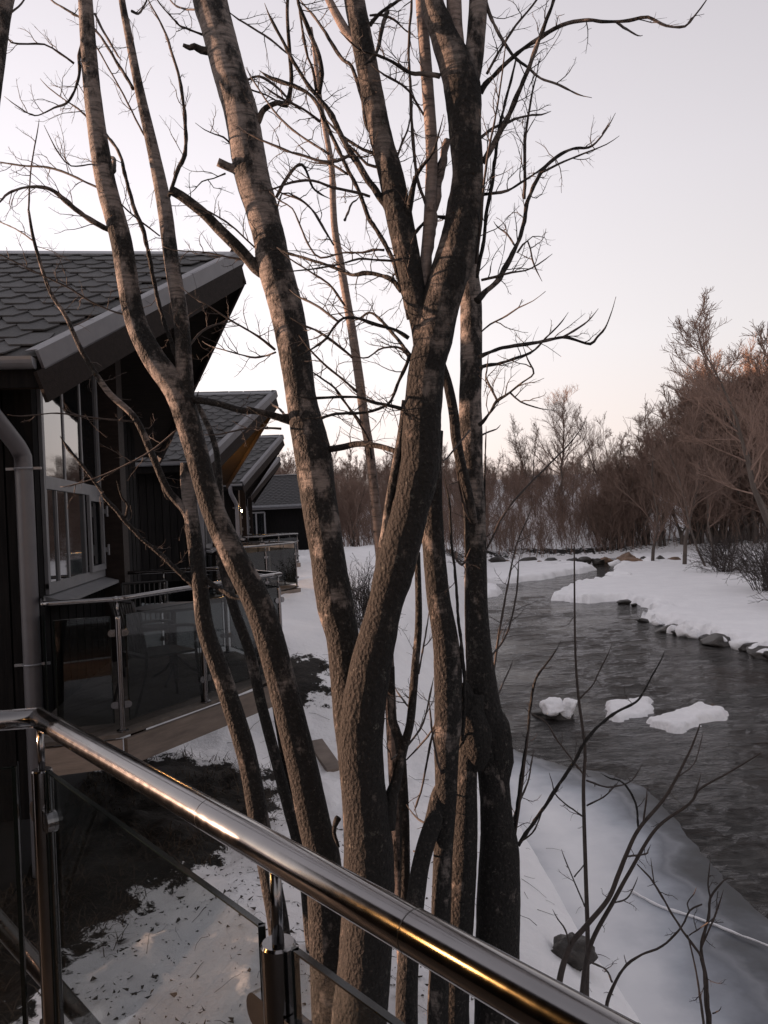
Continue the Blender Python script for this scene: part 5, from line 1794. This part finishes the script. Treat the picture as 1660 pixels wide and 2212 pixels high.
while n < 80:
    px, d = r.uniform(1020, 1330), r.uniform(58, 108)
    x, y = at(px, d)
    if poly_sd(np.array([x]), np.array([y]), RIVER)[0] < 1.0:
        continue
    far_tree(x, y, int(r.integers(0, 7)), r.uniform(2.6, 4.8), r.uniform(0, 6.28), L2, G2, sx=r.uniform(.9, 1.25))
    n += 1
G3, L3 = 'bare trees on the slope behind the cabins', 'bare tree among many on the slope behind the cabins, seen between the trunks'
n = 0
while n < 85:
    px, d = r.uniform(560, 1030), r.uniform(48, 112)
    x, y = at(px, d)
    if poly_sd(np.array([x]), np.array([y]), RIVER)[0] < 2.0 or (x < 1.2 and y < 54):
        continue
    far_tree(x, y, int(r.integers(0, 7)), r.uniform(4.5, 8.0), r.uniform(0, 6.28), L3, G3, sx=r.uniform(.9, 1.2))
    n += 1
# trees beyond the right edge, seen in the windows' reflection
G4, L4 = 'bare trees downstream on the right bank', 'bare tree downstream on the right bank, mirrored in the cabin window'
for k in range(16):
    x, y = r.uniform(30, 48), r.uniform(2, 34)
    far_tree(x, y, int(r.integers(0, 7)), r.uniform(8, 12), r.uniform(0, 6.28), L4, G4)

# understorey: thicket of thin stems along the far banks and on the slopes
def thicket(name, label, N, where, hmin, hmax, seed, fine=True, lean=.25):
    g = np.random.default_rng(seed)
    X, Y = where(g, N)
    Zz = terrain(X, Y)
    k = poly_sd(X, Y, RIVER) > .4
    X, Y, Zz = X[k], Y[k], Zz[k]
    n_ = len(X)
    h = g.uniform(hmin, hmax, n_)
    D = unit(np.stack([g.normal(size=n_) * lean, g.normal(size=n_) * lean, np.ones(n_)], -1))
    P = np.stack([np.stack([X, Y, Zz - .1], -1) + D * (h * t)[:, None] + (g.normal(size=(n_, 3)) * .06 * h[:, None] * t) for t in np.linspace(0, 1, 5)], 1)
    R = np.repeat((.006 * h ** .8 + .008)[:, None], 5, 1) * np.linspace(1, .4, 5)
    VV, FF, off = [], [], 0
    P1, R1 = spawn(P, R, 7, .12, .98, .6, lambda t, pl: pl * .42 * (1.1 - .5 * t), .7, .3, .2, 4, g)
    lst = [(P, R, 4), (P1, np.maximum(R1, .007), 3)]
    if fine:
        P2, R2 = spawn(P1, R1, 4, .2, .98, .6, lambda t, pl: pl * .5 + 0 * t, .7, .25, .2, 3, g)
        lst.append((P2, np.maximum(R2, .006), 3))
    for P_, R_, q in lst:
        V, F = tubes_batch(P_, R_, q)
        VV.append(V); FF.append(F + off); off += len(V)
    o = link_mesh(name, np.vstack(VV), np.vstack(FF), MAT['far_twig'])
    tag(o, label, 'thicket', kind='stuff')

def w_right(g, N):
    px, d = g.uniform(1280, 1780, N), g.uniform(38, 66, N)
    p = unproj(px, np.full(N, 1106.), d)
    return p[:, 0], p[:, 1]
def w_mid(g, N):
    px, d = g.uniform(1000, 1420, N), 57 + 48 * g.random(N) ** 1.3
    p = unproj(px, np.full(N, 1106.), d)
    return p[:, 0], p[:, 1]
def w_left(g, N):
    px, d = g.uniform(680, 1020, N), g.uniform(48, 104, N)
    p = unproj(px, np.full(N, 1106.), d)
    return p[:, 0], p[:, 1]
thicket('thicket', 'dense brown thicket on the right bank below the tall trees', 1000, w_right, 1.5, 5.6, 31)
thicket('thicket', 'dark brown thicket covering the slope across the bend of the river', 1500, w_mid, .9, 2.8, 32)
thicket('thicket', 'brown thicket on the slope behind the last cabin', 1100, w_left, 1.2, 3.4, 33)

# shrubs one can tell apart
def shrub(name, label, x, y, h, w, seed, n0=26, z=None, rr=.006, ball=False):
    g = np.random.default_rng(seed)
    z = ground_z(x, y) if z is None else z
    t = thing(name, label, 'shrub', (x, y, z))
    a = g.uniform(0, 6.28, n0)
    e = g.uniform(.05 if ball else .5, 1.45, n0)
    D = np.stack([np.cos(a) * np.cos(e), np.sin(a) * np.cos(e), np.sin(e)], -1)
    L = g.uniform(.7, 1.0, n0)
    B = np.stack([x + g.normal(size=n0) * .05 * w, y + g.normal(size=n0) * .05 * w, np.full(n0, z - .05)], -1)
    ts = np.linspace(0, 1, 6)
    P = np.stack([B + D * np.array([w / 2, w / 2, h]) * (L * q)[:, None] + np.array([0, 0, .12 * h]) * math.sin(q * 3) + g.normal(size=(n0, 3)) * .02 * h * q for q in ts], 1)
    R = np.repeat(np.full((n0, 1), rr), 6, 1) * np.linspace(1, .5, 6)
    P1, R1 = spawn(P, R, 7, .2, .98, .55, lambda q, pl: pl * .38 + 0 * q, .7, .15, .2, 5, g)
    P2, R2 = spawn(P1, R1, 4, .2, .98, .55, lambda q, pl: pl * .4 + 0 * q, .75, .12, .2, 4, g)
    V, F = tubes_batch(P, R, 5)
    link_mesh('stems', V, F, MAT['twig'], t, True)
    V1, F1 = tubes_batch(P1, np.maximum(R1, rr * .4), 4)
    V2, F2 = tubes_batch(P2, np.maximum(R2, rr * .35), 3)
    o = link_mesh('twigs', np.vstack([V1, V2]), np.vstack([F1, F2 + len(V1)]), MAT['twig'], t, True)
    tag(o, kind='stuff')
x, y = at(775, 14.5)
shrub('bare_shrub', 'round leafless shrub on the snow between the forked trunk halves', x, y, 1.05, 1.3, 61, 40, rr=.007, ball=True)
for px, d, h, w, sd, lab in ((1650, 31, 2.6, 4.2, 62, 'wide brown shrub hanging over the right edge of the snow shelf'), (1560, 40, 2.0, 3.6, 63, 'brown shrub at the back of the snow shelf left of the wide one'), (1700, 26, 1.9, 3.0, 64, 'nearest brown shrub at the right edge of the picture')):
    x, y = at(px, d)
    shrub('bank_shrub', lab, x, y, h, w, sd, 60, z=max(ground_z(x, y), .2), rr=.014, ball=True)
